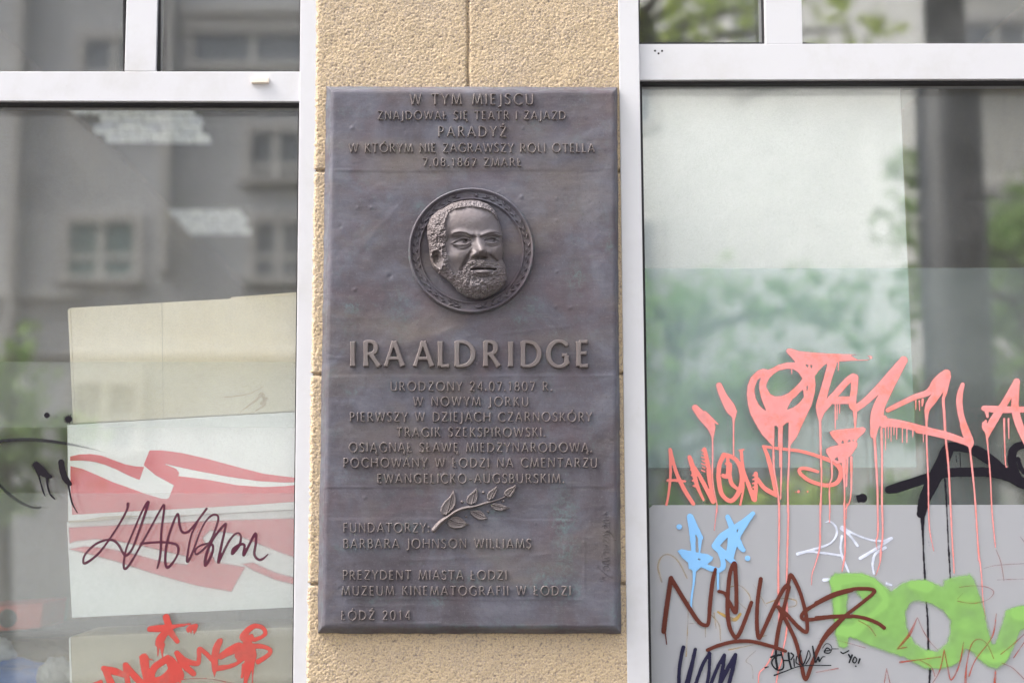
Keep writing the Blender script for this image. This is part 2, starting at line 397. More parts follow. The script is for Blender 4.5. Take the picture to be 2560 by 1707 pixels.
wallpart('parapet', [(wx0 + .002, xl + .018, 0.006, 0.28, 0.42, ZS - .03), (xr - .018, wx1 - .002, 0.006, 0.28, 0.42, ZS - .03)])
wallpart('plinth', [(wx0 + .002, xl + .016, -0.010, 0.28, 0.0, 0.418), (xr - .016, wx1 - .002, -0.010, 0.28, 0.0, 0.418)], m_plain('plinth_stone', (0.25, 0.24, 0.23), 0.85, 0.2, 25, 0.4))
wallpart('window_sill', [(wx0 + .004, xl + .012, -0.06, 0.10, ZS - .028, ZS - .002), (xr - .012, wx1 - .004, -0.06, 0.10, ZS - .028, ZS - .002)], M_PVC)
wallpart('lintel', [(wx0 + .002, xl + .018, 0.006, 0.28, ZT - .10, ZT + .296), (xr - .018, wx1 - .002, 0.006, 0.28, ZT - .10, ZT + .296)])
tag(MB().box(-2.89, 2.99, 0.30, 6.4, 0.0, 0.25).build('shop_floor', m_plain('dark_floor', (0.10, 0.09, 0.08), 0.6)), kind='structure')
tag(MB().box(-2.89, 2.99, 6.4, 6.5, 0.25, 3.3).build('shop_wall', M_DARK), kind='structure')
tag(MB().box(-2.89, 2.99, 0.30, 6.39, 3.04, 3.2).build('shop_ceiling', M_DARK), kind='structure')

# ------------------------------------------------------------------ the two shop windows
def bar(name, pts, par, y=YF, dep=0.06, bev=0.0012, m=None):
    return MB().quadpx(pts, y, dep).build(name, m or M_PVC, par, bev)
wl = empty('shop_window', 'white framed shop window left of the pillar with red printed box behind its marked glass', 'window', group='shop windows beside the plaque')
wr = empty('shop_window', 'white framed shop window right of the pillar with pink dripping graffiti on its glass', 'window', group='shop windows beside the plaque')
# left frame
bar('jamb', [(755.5, -420), (800, -420), (768, 2200), (727.5, 2200)], wl, YF - .004, 0.074)
bar('transom', [(-560, 178.6), (750.6, 179.3), (749.7, 254.2), (-560, 252.0)], wl, YF + .0025, 0.065)
bar('mullion', [(327, -420), (404, -420), (389.5, 178.3), (311.3, 178.3)], wl, YF + .0035, 0.06)
bar('jamb', [(-720, -420), (-562, -420), (-590, 2200), (-720, 2200)], wl, YF, 0.07)
def gask(pts, par, y=YF + .012, dep=0.02): MB().quadpx(pts, y, dep).build('gasket', M_GASKET, par)
gask([(-560, 252.5), (749.5, 254.6), (749.4, 263.5), (-560, 261.5)], wl)
gask([(391, -420), (398, -420), (396.5, 178), (389.8, 178)], wl)
gask([(306, -420), (311.5, -420), (310.8, 178), (307.5, 178)], wl, YF + .02)
gask([(750.0, 265), (745.6, 265), (726.0, 2200), (729.5, 2200)][1::-1] + [(729.5, 2200), (725, 2200)], wl, YF + .014)
gask([(752, -420), (755, -420), (750.6, 178.5), (747.4, 178.5)], wl, YF + .014)
bar('vent_cover', [(627, 193.5), (672, 193.0), (671.5, 207.0), (627.5, 207.5)], wl, YF - .006, 0.009, 0.0015, m_plain('yellowed_plastic', (0.80, 0.70, 0.60), 0.5, 0.06))
# right frame
bar('jamb', [(1540, -420), (1589.5, -420), (1631.5, 2200), (1575, 2200)], wr, -0.002, 0.08)
bar('transom', [(1597.4, 110.6), (3180, 108), (3180, 196.6), (1598.6, 200.8)], wr, YF + .0025, 0.065)
bar('mullion', [(1904, -420), (1995, -420), (2006.8, 110.0), (1914.3, 110.3)], wr, YF + .0035, 0.06)
bar('jamb', [(3180, -420), (3345, -420), (3345, 2200), (3210, 2200)], wr, YF, 0.07)
gask([(1598.8, 201.0), (3180, 197), (3180, 206.5), (1599.0, 210.5)], wr)
gask([(1590, -420), (1593.5, -420), (1600.3, 110), (1597.5, 110)], wr, YF + .014)
gask([(1599.2, 212), (1605, 212), (1637, 2200), (1631.6, 2200)], wr, YF + .014)
gask([(1899, -420), (1904, -420), (1914, 110), (1910.5, 110)], wr, YF + .014)
gask([(1600, 106.8), (2010, 106.4), (2048, 110.0), (1600, 110.3)], wr, YF + .014)
for k, (hx, hy) in enumerate([(1637.6, 127.6), (1646.4, 134.3), (1655.2, 128.0)]):
    c = P(hx, hy, YF + .0022); o = MB().tube([c, c + Vector((0, .002, 0))], [.0021, .0021], 14).build('drain_hole', M_GASKET, wr)
def pane(par, pts, name='glass_pane', y=YG, m=None, dep=0.006): return MB().quadpx(pts, y, dep).build(name, m or M_GLASS, par)
gl_l = pane(wl, [(-566, 250), (757, 252), (731, 2200), (-594, 2200)])
pane(wl, [(-566, -420), (318, -420), (316, 183), (-566, 182)]); pane(wl, [(385, -420), (760, -420), (756, 183), (383, 182)])
gl_r = pane(wr, [(1591, 197), (3186, 194), (3214, 2200), (1624, 2200)])
pane(wr, [(1584, -420), (1910, -420), (1922, 115), (1592, 115)]); pane(wr, [(1989, -420), (3186, -420), (3186, 115), (2000, 115)])
pane(wl, [(-566, 245), (757, 247), (731, 2200), (-594, 2200)], 'inner_pane', YI, M_GLASS2, 0.004)
pane(wr, [(1591, 192), (3186, 190), (3214, 2200), (1624, 2200)], 'inner_pane', YI, M_GLASS2, 0.004)
pane(wl, [(-566, -420), (318, -420), (316, 176), (-566, 175)], 'inner_pane', YI, M_GLASS2, 0.004); pane(wl, [(385, -420), (760, -420), (756, 176), (383, 175)], 'inner_pane', YI, M_GLASS2, 0.004)
pane(wr, [(1584, -420), (1910, -420), (1922, 108), (1592, 108)], 'inner_pane', YI, M_GLASS2, 0.004); pane(wr, [(1989, -420), (3186, -420), (3186, 108), (2000, 108)], 'inner_pane', YI, M_GLASS2, 0.004)
# translucent film strips stuck on the inner panes
for par, pts in ((wl, [(-566, 905), (742, 904), (740, 1068), (-566, 1069)]), (wl, [(-566, 1233), (742, 1232), (732, 2190), (-590, 2190)]),
                 (wr, [(1604, 671), (3186, 669), (3190, 1290), (1604, 1290)])):
    MB().quadpx(pts, YI + .0055, 0.0006).build('film_strip', M_HAZE if par is wl else M_FILM, par)
# opaque grey foil on the lower part of the right pane
MB().quadpx([(1632, 1262), (3190, 1260.5), (3200, 2190), (1641, 2190)], YG - .0010, 0.0008).add(
    [P(1623, 1270, YG - .0010), P(1632, 1262, YG - .0010), P(1641, 2190, YG - .0010), P(1631, 2190, YG - .0010)], [(0, 3, 2, 1)]).build('grey_foil', M_PANEL, wr)

# ------------------------------------------------------------------ things standing behind the glass
YB = 0.085
def cardbox(name, label, grp, front, side, m, dep=0.22, y=YB, m2=None):
    o = empty(name, label, 'box', group=grp)
    MB().quadpx(front, y, dep).build('body', m, o, 0.0015)
    return o
bx = cardbox('cardboard_box', 'plain beige cardboard box standing upright behind the left window, topmost of the stack', 'cardboard boxes in the left window',
             [(176, 769.5), (760, 736), (760, 1026), (189, 1057.5)], None, M_CARD)
MB().quadpx([(169.5, 775), (175.4, 770), (188.4, 1057.5), (183, 1058)], YB + .004, 0.18).build('side_panel', M_CARD, bx)
MB().quadpx([(577, 743), (760, 729), (760, 735.5), (577, 746)], YB + .012, 0.2).build('flap', M_CARD, bx)
MB().quadpx([(404, 757), (405.5, 757), (409, 1046), (407.5, 1046)], YB - .0006, 0.002).build('crease', M_CARD2, bx)
g = Grid(540, 950, 700, 1045, 2.0)
for s_ in ([(560, 993, 1.6), (620, 985, 1.2), (660, 965, 1)], [(600, 1030, 1), (640, 1000, 3), (655, 985, 5), (662, 1010, 3), (640, 1026, 2)], [(655, 1008, 5), (668, 995, 3)]): run(g, s_)
g.mesh('torn_patch', YB - .0004, lambda d: 0.0006 * sstep(0, 3, -d), m_plain('torn_card', (0.50, 0.38, 0.22), 0.9, 0.3, 60), bx)
rb = cardbox('printed_box', 'white box with red wavy ribbon print under the beige cardboard, behind the left window', 'cardboard boxes in the left window',
             [(168, 1062), (760, 1028.5), (760, 1272.5), (170, 1303)], None, M_WHITEBOX)
MB().quadpx([(167, 1304.5), (760, 1274), (760, 1516), (180, 1543)], YB + .006, 0.2).build('lower_flap', M_WHITEBOX, rb)
L5 = Crop(160, 1100, 3.92)
def printm(par, polys, y):
    g = Grid(160, 1090, 770, 1545, 1.6)
    for p in polys: g.poly(p)
    return g
up = [[(60,160),(150,138),(260,134),(370,150),(480,192),(600,236),(700,256),(786,262),(740,390),(640,350),(520,290),(400,240),(300,212),(180,198),(60,200)],
      [(62,252),(180,280),(300,330),(480,410),(650,470),(800,525),(960,572),(1010,575),(1030,560),(1075,440),(900,345),(780,245),(838,98),(960,98),(1150,124),(1400,180),(1700,262),(1960,328),(2300,372),(2300,412),(2150,414),(1900,400),(1600,356),(1300,300),(1000,236),(1100,280),(1130,320),(1120,350),(1400,385),(1700,440),(1950,458),(2150,450),(2300,436),(2300,600),(1800,635),(1200,670),(600,700),(80,730),(66,520)]]
g = printm(rb, [L5.pl(p) for p in up], YB); g.mesh('ribbon_print', YB - .0004, lambda d: 0.0003 * sstep(0, 2, -d), M_PRINT, rb)
lo = [[(30,838),(800,800),(1500,770),(2300,745),(2300,1180),(2100,1110),(1850,1010),(1640,925),(1440,900),(1380,960),(1500,1180),(1800,1230),(1650,1500),(1300,1440),(900,1330),(500,1200),(200,1120),(40,1080),(40,1050),(200,1022),(420,1040),(700,1100),(960,1170),(1200,1200),(1180,1150),(800,1060),(500,1000),(300,985),(120,1005),(40,1030)],
      [(1700,1200),(1850,1180),(2080,1280),(2300,1340),(2300,1440),(2060,1380),(1850,1290)]]
g = printm(rb, [L5.pl(p) for p in lo], YB); g.mesh('ribbon_print', YB + .0056, lambda d: 0.0003 * sstep(0, 2, -d), m_paint('soft_red_print', (0.74, 0.085, 0.11), 0.5), rb, {'dens': sstep(0, 9, -g.d)})
lb = cardbox('cardboard_box', 'greyish cardboard box at the bottom of the left window behind red brush letters', 'cardboard boxes in the left window',
             [(176, 1591), (760, 1566), (760, 2150), (196, 2150)], None, M_CARD2, 0.22, YB + .01)
MB().quadpx([(172, 1597), (175.6, 1591.5), (195, 2150), (186, 2150)], YB + .012, 0.18).build('side_panel', M_WHITEBOX, lb)
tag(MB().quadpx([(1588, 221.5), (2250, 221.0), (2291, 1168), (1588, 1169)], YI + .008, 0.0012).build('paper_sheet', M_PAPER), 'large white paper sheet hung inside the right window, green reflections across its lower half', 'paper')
# blurred goods deeper in the shop, bottom left corner
def deep(px, py, Y): return P(px, py, Y)
YD = 0.62
rbx = empty('red_box', 'red box with a round dark hole, blurred at the lower left corner behind glass', 'box')
MB().quadpx([(-160, 1522), (108, 1506), (100, 1570), (-160, 1590)], YD, 0.2).build('body', m_plain('red_card', (0.80, 0.12, 0.08), 0.6), rbx, 0.004)
c = deep(18, 1545, YD - .003); MB().tube([c, c + Vector((0, .02, 0))], [.021, .021], 18).build('round_hole', M_GASKET, rbx)
MB().quadpx([(-300, 1590), (240, 1580), (240, 1606), (-300, 1614)], YD + .04, 0.3).build('board', M_DARK, rbx) if False else None
sh = empty('display_shelf', 'dark shelf carrying the red box deep behind the left glass', 'shelf')
MB().quadpx([(-420, 1606), (330, 1566), (330, 1584), (-420, 1626)], YD - .02, 0.34).build('board', m_plain('dark_wood', (0.05, 0.05, 0.055), 0.6), sh)
for xx in (-380, 300): MB().quadpx([(xx, 1630), (xx + 18, 1628), (xx + 18, 2500), (xx, 2500)], YD + .1, 0.03).build('leg', M_DARK, sh)
def lumpy(name, label, cat, c, r, m, seed, sq=(1, 1, 1)):
    bm = bmesh.new(); bmesh.ops.create_icosphere(bm, subdivisions=5, radius=1)
    from mathutils import noise as mn
    for v in bm.verts:
        k = 1 + 0.22 * mn.noise(v.co * 2.2 + Vector((seed, 0, 0))) + 0.10 * mn.noise(v.co * Vector((4, 4, 11)) + Vector((seed, 3, 0)))
        v.co = Vector((v.co.x * sq[0], v.co.y * sq[1], v.co.z * sq[2])) * r * k + c
    me = bpy.data.meshes.new(name); bm.to_mesh(me); bm.free(); me.materials.append(m)
    for p_ in me.polygons: p_.use_smooth = True
    return tag(link(bpy.data.objects.new(name, me)), label, cat)
lumpy('plastic_bag', 'crumpled bright blue bag at the bottom left corner inside the left window', 'bag', deep(20, 1728, .55), .105, m_plain('blue_plastic', (0.05, 0.22, 0.75), 0.35, 0.3, 12), 2, (1.35, .8, .62))
lumpy('paper_ball', 'white rounded bundle beside the blue bag at the left edge of the window', 'bundle', deep(-12, 1630, .56), .038, m_plain('white_cloth', (0.85, 0.85, 0.88), 0.7), 5, (1.1, .8, .8))
lumpy('cloth_bundle', 'beige cloth bundle behind the blue bag in the left window', 'bundle', deep(75, 1650, .74), .08, m_plain('beige_cloth', (0.45, 0.36, 0.22), 0.8, 0.2, 20), 8, (1.2, .7, .62))
lumpy('white_sack', 'pale grey sack between blue bag and grey cardboard box, low in the left window', 'sack', deep(140, 1725, .5), .054, m_plain('pale_sack', (0.55, 0.57, 0.57), 0.7), 4, (.8, .8, 1.3))

# louvred ceiling luminaires of the shop, seen through the left pane
def m_lum():
    n = N('louvre_cell'); nz = n.noise(17, 4, 0.7)
    e = n.n('Emission', {'Color': n.mix(n.ramp(nz, [(0.35, 0), (0.65, 1)]), (0.34, 0.37, 0.46), (0.90, 0.92, 0.84)), 'Strength': 0.11}).outputs[0]
    return n.done(n.n('AddShader', {0: e, 1: n.bsdf(Base_Color=(0.6, 0.6, 0.6), Roughness=0.4)}).outputs[0])
M_LUM = m_lum()
ZC = 3.03
def atz(px, py):                            # point of the ceiling plane seen at a picture position
    a = (px - CXP) / FPX; b2 = (CYP - py) / FPX; t = (ZC - CAMZ) / (st + b2 * ct); return Vector((a * t, CAMY + t * (ct - b2 * st), ZC))
for i, (c4, lab, rows, cols, miss) in enumerate((([(176, 258), (489, 260), (531, 355), (196, 352)], 'square louvred ceiling light nearer the left window, its cells glowing', 4, 6, ((1, 0), (2, 0), (3, 0))), ([(335, 521), (612, 521), (630, 583), (352, 582)], 'square louvred ceiling light deeper in the shop, lower behind the left glass', 4, 6, ((1, 0), (2, 0), (2, 1), (3, 0))))):
    q4 = [atz(*c_) for c_ in c4]; o = empty('ceiling_light', lab, 'ceiling light', group='louvred ceiling lights')
    def bl(u, v): return q4[0].lerp(q4[1], u).lerp(q4[3].lerp(q4[2], u), v)
    MB().hexa([bl(-.02, -.03), bl(1.02, -.03), bl(1.02, 1.03), bl(-.02, 1.03)], [p_ + Vector((0, 0, .006)) for p_ in (bl(-.02, -.03), bl(1.02, -.03), bl(1.02, 1.03), bl(-.02, 1.03))]).build('housing', M_DARK, o)
    for r_ in range(rows):
        m_ = MB()
        for c_ in range(cols):
            if (r_, c_) in miss: continue
            of = .5 / cols * (r_ % 2) * .8; u0 = c_ / cols + .009 + of - .03; u1 = min((c_ + 1) / cols - .009 + of - .03, .995); v0, v1 = r_ / rows + .035, (r_ + 1) / rows - .035
            if u1 - u0 < .03: continue
            f_ = [bl(u0, v0), bl(u1, v0), bl(u1, v1), bl(u0, v1)]; m_.hexa([p_ + Vector((0, 0, -.012)) for p_ in f_], [p_ + Vector((0, 0, -.001)) for p_ in f_])
        m_.build('louvre_row', M_LUM, o)

g = Grid(165, 1270, 380, 1315, 1.2); g.poly([(170, 1301), (215, 1298), (260, 1290), (320, 1287), (352, 1289), (300, 1297), (230, 1303), (172, 1307)])
g.mesh('torn_strip', YB - .0006, lambda d: 0.0004 * sstep(0, 2, -d), M_CARD2, rb)

# ------------------------------------------------------------------ bronze plaque
YP = -0.026
plq = empty('memorial_plaque', 'dark patinated bronze plaque with raised lettering and a portrait medallion on the ochre pillar', 'plaque')
def slab():
    nx, ny = 248, 460
    U, V = np.meshgrid(np.linspace(0, 1, nx), np.linspace(0, 1, ny))
    def quad(c): return [(1 - V) * ((1 - U) * c[0][k] + U * c[1][k]) + V * ((1 - U) * c[3][k] + U * c[2][k]) for k in (0, 1)]
    X, Y = quad([(827.9, 223.6), (1538.6, 225.6), (1543.6, 1569.6), (804.8, 1569.0)])
    wob = (fbm(X, Y, 46, 21, 3) - 0.5)
    ed = np.minimum(np.minimum(U, 1 - U) * (nx - 1), np.minimum(V, 1 - V) * (ny - 1))
    rim = np.clip(1 - ed / 2, 0, 1)
    X = X + rim * wob * 5; Y = Y + rim * np.roll(wob, 60, 1) * 5
    H = 0.0030 * (fbm(X, Y, 170, 2, 4) - 0.5) + 0.0011 * (fbm(X, Y, 30, 3, 4) - 0.5) + 0.0009 * (fbm(X * 0.35, Y * 2.2, 60, 12, 4) - 0.5)
    def ridge(a, b, amp, wd, seed):
        nonlocal H
        dx, dy = b[0] - a[0], b[1] - a[1]; L = math.hypot(dx, dy); t = ((X - a[0]) * dx + (Y - a[1]) * dy) / L
        o = ((X - a[0]) * dy - (Y - a[1]) * dx) / L + 5 * (fbm(X, Y, 50, seed, 3) - 0.5)
        H = H + 0.45 * amp * np.exp(-(o / wd) ** 2) * sstep(-4, 6, t) * sstep(-4, 6, L - t) * (0.35 + 1.1 * fbm(X, Y, 26, seed + 1, 2))
    def step(y0, x0, x1, amp, seed):
        nonlocal H
        H = H + 0.45 * amp * sstep(-2.5, 2.5, Y - y0 + 4 * (fbm(X, Y, 60, seed, 3) - 0.5)) * sstep(0, 30, X - x0) * sstep(0, 30, x1 - X) * np.exp(-np.clip(Y - y0, 0, 1e3) / 60)
    step(427, 830, 1500, -0.0012, 31); ridge((830, 426), (1090, 430), 0.0010, 2.2, 32)
    ridge((806, 1218), (1060, 1218), 0.0012, 2.0, 33); step(1219, 806, 1540, -0.0014, 34); step(1296, 806, 1440, 0.0012, 35)
    ridge((1290, 1296), (1440, 1296), -0.0012, 1.6, 36); ridge((860, 1496), (1455, 1497), 0.0016, 2.6, 37); ridge((1462, 1318), (1462, 1497), 0.0012, 2.4, 38)
    step(938, 815, 1520, 0.0018, 39); ridge((1240, 939), (1530, 938), 0.0013, 3, 40); ridge((815, 893), (1000, 905), 0.0010, 4, 41)
    ridge((870, 1514), (1104, 1515), 0.0010, 2, 42); ridge((1104, 1515), (1104, 1557), 0.0012, 2, 43); ridge((850, 1557), (1104, 1557), 0.0016, 2.4, 44)
    ridge((1100, 1566), (1540, 1564), 0.0016, 3, 45); ridge((840, 1330), (1090, 1340), 0.0006, 5, 46); ridge((1000, 1400), (1380, 1385), 0.0010, 5, 47)
    ridge((1010, 500), (880, 640), 0.0008, 7, 48); ridge((1150, 812), (1100, 830), 0.0008, 4, 49); ridge((1250, 835), (1440, 815), 0.0010, 2.5, 50); ridge((1445, 430), (1530, 420), 0.0008, 2, 51)
    rr = np.random.default_rng(5)
    for k in range(90):
        cx, cy = rr.uniform(840, 1530), rr.uniform(240, 1560); s_ = rr.uniform(1.4, 4.0); H = H + rr.choice([-1, 1, 1]) * rr.uniform(.0006, .0018) * np.exp(-((X - cx) ** 2 + (Y - cy) ** 2) / s_ ** 2)
    H = H - rim * 0.002 - 0.0008 * np.clip(1 - ed / 4, 0, 1)
    ver = np.zeros_like(X)
    for cx, cy, sx, sy, a in ((1410, 1290, 30, 60, 1.0), (1415, 1380, 22, 50, .8), (1370, 1465, 60, 22, .95), (1360, 1440, 40, 26, .8), (1240, 1284, 16, 12, 1.2), (880, 765, 22, 16, .9), (1000, 775, 26, 60, .5), (1440, 690, 26, 30, .7), (1525, 615, 10, 30, .6),
        (1300, 805, 22, 14, .8), (1533, 1540, 7, 20, 1.3), (1180, 1450, 60, 10, .6), (1090, 1500, 22, 16, .9), (880, 1190, 40, 10, .6), (960, 1195, 30, 8, .7), (870, 1370, 40, 10, .7), (1050, 520, 14, 12, 1), (1330, 770, 24, 30, .6), (1340, 320, 12, 20, .5),
        (1250, 750, 30, 30, .5), (1430, 1480, 30, 20, .8), (880, 980, 14, 6, .9), (860, 970, 10, 8, .5), (1020, 1315, 40, 10, .5), (950, 1500, 60, 10, .5), (1210, 1566, 200, 8, .6), (1480, 1100, 12, 40, .35), (830, 930, 10, 30, .4)):
        ver = np.maximum(ver, a * np.exp(-((X - cx) / sx) ** 2 - ((Y - cy) / sy) ** 2))
    ver = np.clip(ver * 0.85 + 0.15 * (fbm(X, Y, 40, 77, 4) > 0.64), 0, 1)
    Vt = PN(X.ravel(), Y.ravel(), YP); Vt[:, 1] -= H.ravel()
    idx = np.arange(nx * ny).reshape(ny, nx)
    F = np.stack([idx[1:, :-1].ravel(), idx[1:, 1:].ravel(), idx[:-1, 1:].ravel(), idx[:-1, :-1].ravel()], -1)
    ring = np.concatenate([idx[0, :-1], idx[:-1, -1], idx[-1, :0:-1], idx[:0:-1, 0]])
    u, v = U.ravel()[ring], V.ravel()[ring]
    def loop(c, Yv, jit):
        x = (1 - v) * ((1 - u) * c[0][0] + u * c[1][0]) + v * ((1 - u) * c[3][0] + u * c[2][0]); y = (1 - v) * ((1 - u) * c[0][1] + u * c[1][1]) + v * ((1 - u) * c[3][1] + u * c[2][1])
        return PN(x + jit * (fbm(x, y, 30, 91, 3) - .5), y + jit * (fbm(x, y, 30, 92, 3) - .5), Yv)
    Vt = np.concatenate([Vt, Vt[ring]]); n0 = len(Vt); r = len(ring); nb = n0 - r
    oc = [(815.4, 216.8), (1542.9, 218.6), (1552.9, 1582.9), (793.9, 1582.9)]
    L1_, L2_ = loop(oc, -0.0045, 4), loop(oc, 0.006, 4)
    Vt = np.concatenate([Vt, L1_, L2_]); a = np.arange(r); b_ = (a + 1) % r
    F2 = np.stack([nb + a, nb + b_, n0 + b_, n0 + a], -1); F3 = np.stack([n0 + a, n0 + b_, n0 + r + b_, n0 + r + a], -1)
    ve = np.concatenate([ver.ravel(), 0.30 * np.ones(3 * r)])
    return mobj('slab', Vt, np.concatenate([F, F2, F3]), M_BRONZE, plq, True, {'verd': ve})
slab()

# lettering: a flared roman-proportioned capital alphabet drawn as strokes
W_, H_ = 1.0, 0.78
def LN(*a): return ('L',) + a
GL = {
 'A': (.73, [LN(.02,0,.35,1,H_), LN(.35,1,.70,0,W_), LN(.15,.33,.56,.33,H_)]),
 'B': (.56, [LN(.08,0,.08,1,W_), ('C',[(.08,.96),(.25,.96),(.39,.90),(.43,.76),(.39,.61),(.25,.54),(.08,.54)]), ('C',[(.25,.54),(.43,.47),(.50,.28),(.43,.10),(.28,.04),(.08,.04)])]),
 'C': (.76, [('E',.46,.5,.41,.49,48,312)]),
 'D': (.78, [LN(.08,0,.08,1,W_), ('C',[(.08,.96),(.30,.96),(.52,.88),(.66,.70),(.70,.5),(.66,.30),(.52,.12),(.30,.04),(.08,.04)])]),
 'E': (.50, [LN(.08,0,.08,1,W_), LN(.08,.96,.44,.96,H_), LN(.08,.53,.40,.53,H_), LN(.08,.04,.46,.04,H_)]),
 'F': (.48, [LN(.08,0,.08,1,W_), LN(.08,.96,.44,.96,H_), LN(.08,.52,.40,.52,H_)]),
 'G': (.82, [('E',.46,.5,.41,.49,48,320), LN(.75,.08,.75,.46,W_), LN(.56,.46,.80,.46,H_)]),
 'H': (.78, [LN(.08,0,.08,1,W_), LN(.69,0,.69,1,W_), LN(.08,.53,.69,.53,H_)]),
 'I': (.16, [LN(.08,0,.08,1,W_)]),
 'J': (.26, [LN(.17,1,.17,.02,W_), ('C',[(.17,.05),(.14,-.10),(.04,-.18),(-.05,-.19)])]),
 'K': (.60, [LN(.08,0,.08,1,W_), LN(.10,.46,.50,1,H_), LN(.20,.58,.58,0,W_)]),
 'L': (.46, [LN(.08,0,.08,1,W_), LN(.08,.04,.44,.04,H_)]),
 'M': (.92, [LN(.05,0,.16,1,H_), LN(.16,1,.46,.03,W_), LN(.46,.03,.76,1,H_), LN(.76,1,.87,0,W_)]),
 'N': (.76, [LN(.08,0,.08,1,H_), LN(.08,1,.67,.02,W_), LN(.67,0,.67,1,H_)]),
 'O': (.94, [('E',.47,.5,.42,.49,0,360)]),
 'P': (.53, [LN(.08,0,.08,1,W_), ('C',[(.08,.96),(.27,.96),(.42,.88),(.47,.72),(.42,.55),(.27,.46),(.08,.46)])]),
 'R': (.62, [LN(.08,0,.08,1,W_), ('C',[(.08,.96),(.27,.96),(.42,.88),(.46,.73),(.42,.58),(.27,.50),(.08,.50)]), LN(.26,.50,.60,0,W_)]),
 'S': (.50, [('C',[(.43,.87),(.34,.95),(.23,.97),(.11,.90),(.07,.77),(.13,.63),(.26,.53),(.39,.43),(.44,.27),(.38,.10),(.25,.03),(.13,.04),(.04,.11)])]),
 'T': (.64, [LN(.0,.96,.64,.96,H_), LN(.32,0,.32,.98,W_)]),
 'U': (.74, [LN(.08,1,.08,.33,W_), ('C',[(.08,.36),(.11,.17),(.21,.06),(.36,.03),(.51,.06),(.61,.17),(.64,.36)]), LN(.64,.33,.64,1,H_)]),
 'W': (1.02, [LN(.02,1,.27,.01,W_), LN(.27,.01,.50,.97,H_), LN(.50,.97,.76,.01,W_), LN(.76,.01,1.0,1,H_)]),
 'Y': (.60, [LN(.0,1,.29,.46,W_), LN(.60,1,.29,.46,H_), LN(.29,.48,.29,0,W_)]),
 'Z': (.62, [LN(.03,.96,.58,.96,H_), LN(.57,.96,.05,.04,W_), LN(.04,.04,.60,.04,H_)]),
 '0': (.60, [('E',.30,.5,.25,.49,0,360)]), '1': (.46, [LN(.08,.80,.26,.99,H_), LN(.26,1,.26,0,W_)]),
 '2': (.54, [('C',[(.06,.80),(.13,.94),(.27,.98),(.41,.90),(.45,.74),(.36,.53),(.05,.04)]), LN(.05,.04,.52,.04,H_)]),
 '4': (.60, [LN(.43,1,.04,.28,H_), LN(.03,.28,.58,.28,H_), LN(.43,1,.43,0,W_)]),
 '6': (.56, [('C',[(.44,.97),(.26,.84),(.11,.58),(.06,.33)]), ('E',.28,.30,.22,.28,0,360)]),
 '7': (.54, [LN(.02,.96,.52,.96,H_), LN(.51,.96,.18,0,W_)]),
 '8': (.56, [('E',.28,.75,.18,.23,0,360), ('E',.28,.27,.23,.25,0,360)]),
 '.': (.16, [('D',.08,.06)]), ':': (.18, [('D',.08,.08),('D',.08,.56)]), '-': (.36, [LN(.03,.40,.33,.40,H_)]), ' ': (.36, []),
}
GL['Ł'] = (.48, GL['L'][1] + [LN(-.06,.36,.34,.62,H_)]); GL['Ó'] = (.94, GL['O'][1] + [LN(.42,1.10,.58,1.30,H_)]); GL['Ź'] = (.62, GL['Z'][1] + [LN(.26,1.10,.42,1.30,H_)])
GL['Ż'] = (.62, GL['Z'][1] + [('D',.31,1.18)])
OG = lambda x: ('C', [(x, .0), (x - .06, -.10), (x - .02, -.20), (x + .08, -.20)])
GL['Ą'] = (.73, GL['A'][1] + [OG(.64)]); GL['Ę'] = (.50, GL['E'][1] + [OG(.40)])
def glyph(g, ch, x0, yb, cap, wt, flip=None):
    tr = (lambda x, y: (x0 + x * cap, yb - y * cap)) if flip is None else flip
    for s_ in GL[ch][1]:
        if s_[0] == 'L':
            _, xa, ya, xb, yb_, wf = s_; r = wt * wf * cap / 2
            g.capsule(tr(xa, ya), tr(xb, yb_), r * 1.12, r * 1.12, flat=True, waist=0.17)
        elif s_[0] == 'D': c = tr(s_[1], s_[2]); g.capsule(c, (c[0] + .01, c[1]), wt * cap * .68, wt * cap * .68)
        else:
            if s_[0] == 'C': q = [(p[0], p[1]) for p in cr([(a, b2, 1) for a, b2 in s_[1]], 5)]
            else:
                _, cx, cy, rx, ry, a0, a1 = s_; q = [(cx + rx * math.cos(rad(a0 + (a1 - a0) * k / 30)), cy + ry * math.sin(rad(a0 + (a1 - a0) * k / 30))) for k in range(31)]
            ws = []
            for i in range(len(q)):
                a, c = q[max(i - 1, 0)], q[min(i + 1, len(q) - 1)]; L = math.hypot(c[0] - a[0], c[1] - a[1]) + 1e-9
                ws.append(wt * cap / 2 * (0.72 + 0.30 * abs(c[1] - a[1]) / L))
            for i in range(len(q) - 1): g.capsule(tr(*q[i]), tr(*q[i + 1]), ws[i], ws[i + 1])
def line(txt, x0, x1, yt, yb, wt=0.178, hgt=0.0038, h=0.62, xs=None):
    cap = yb - yt; nat = sum(GL[c][0] for c in txt) * cap; tk = ((x1 - x0) - nat) / (len(txt) - 1)
    g = Grid(x0 - 8, yt - cap * .45 - 4, x1 + 8, yb + cap * .35 + 4, h); x = x0; rr = random.Random(len(txt))
    for i, c in enumerate(txt):
        xx = xs[i] if xs and xs[i] is not None else x
        if c != ' ': glyph(g, c, xx + rr.uniform(-.3, .3), yb + rr.uniform(-.35, .35), cap, wt)
        x += GL[c][0] * cap + tk
    g.d = g.d - 0.30 + (fbm(g.X, g.Y, 7, len(txt), 2) - .5) * .5
    e = min(0.042 * cap + .25, 2.6)
    o = g.mesh('inscription', YP, lambda d: -0.0022 + (hgt + .0022) * sstep(0, e, -d) ** 0.8, M_RAISED, plq, {'verd': np.clip(fbm(g.X, g.Y, 34, 7, 3) * 2.2 - 1.15, 0, 1) * 0.8})
    return o
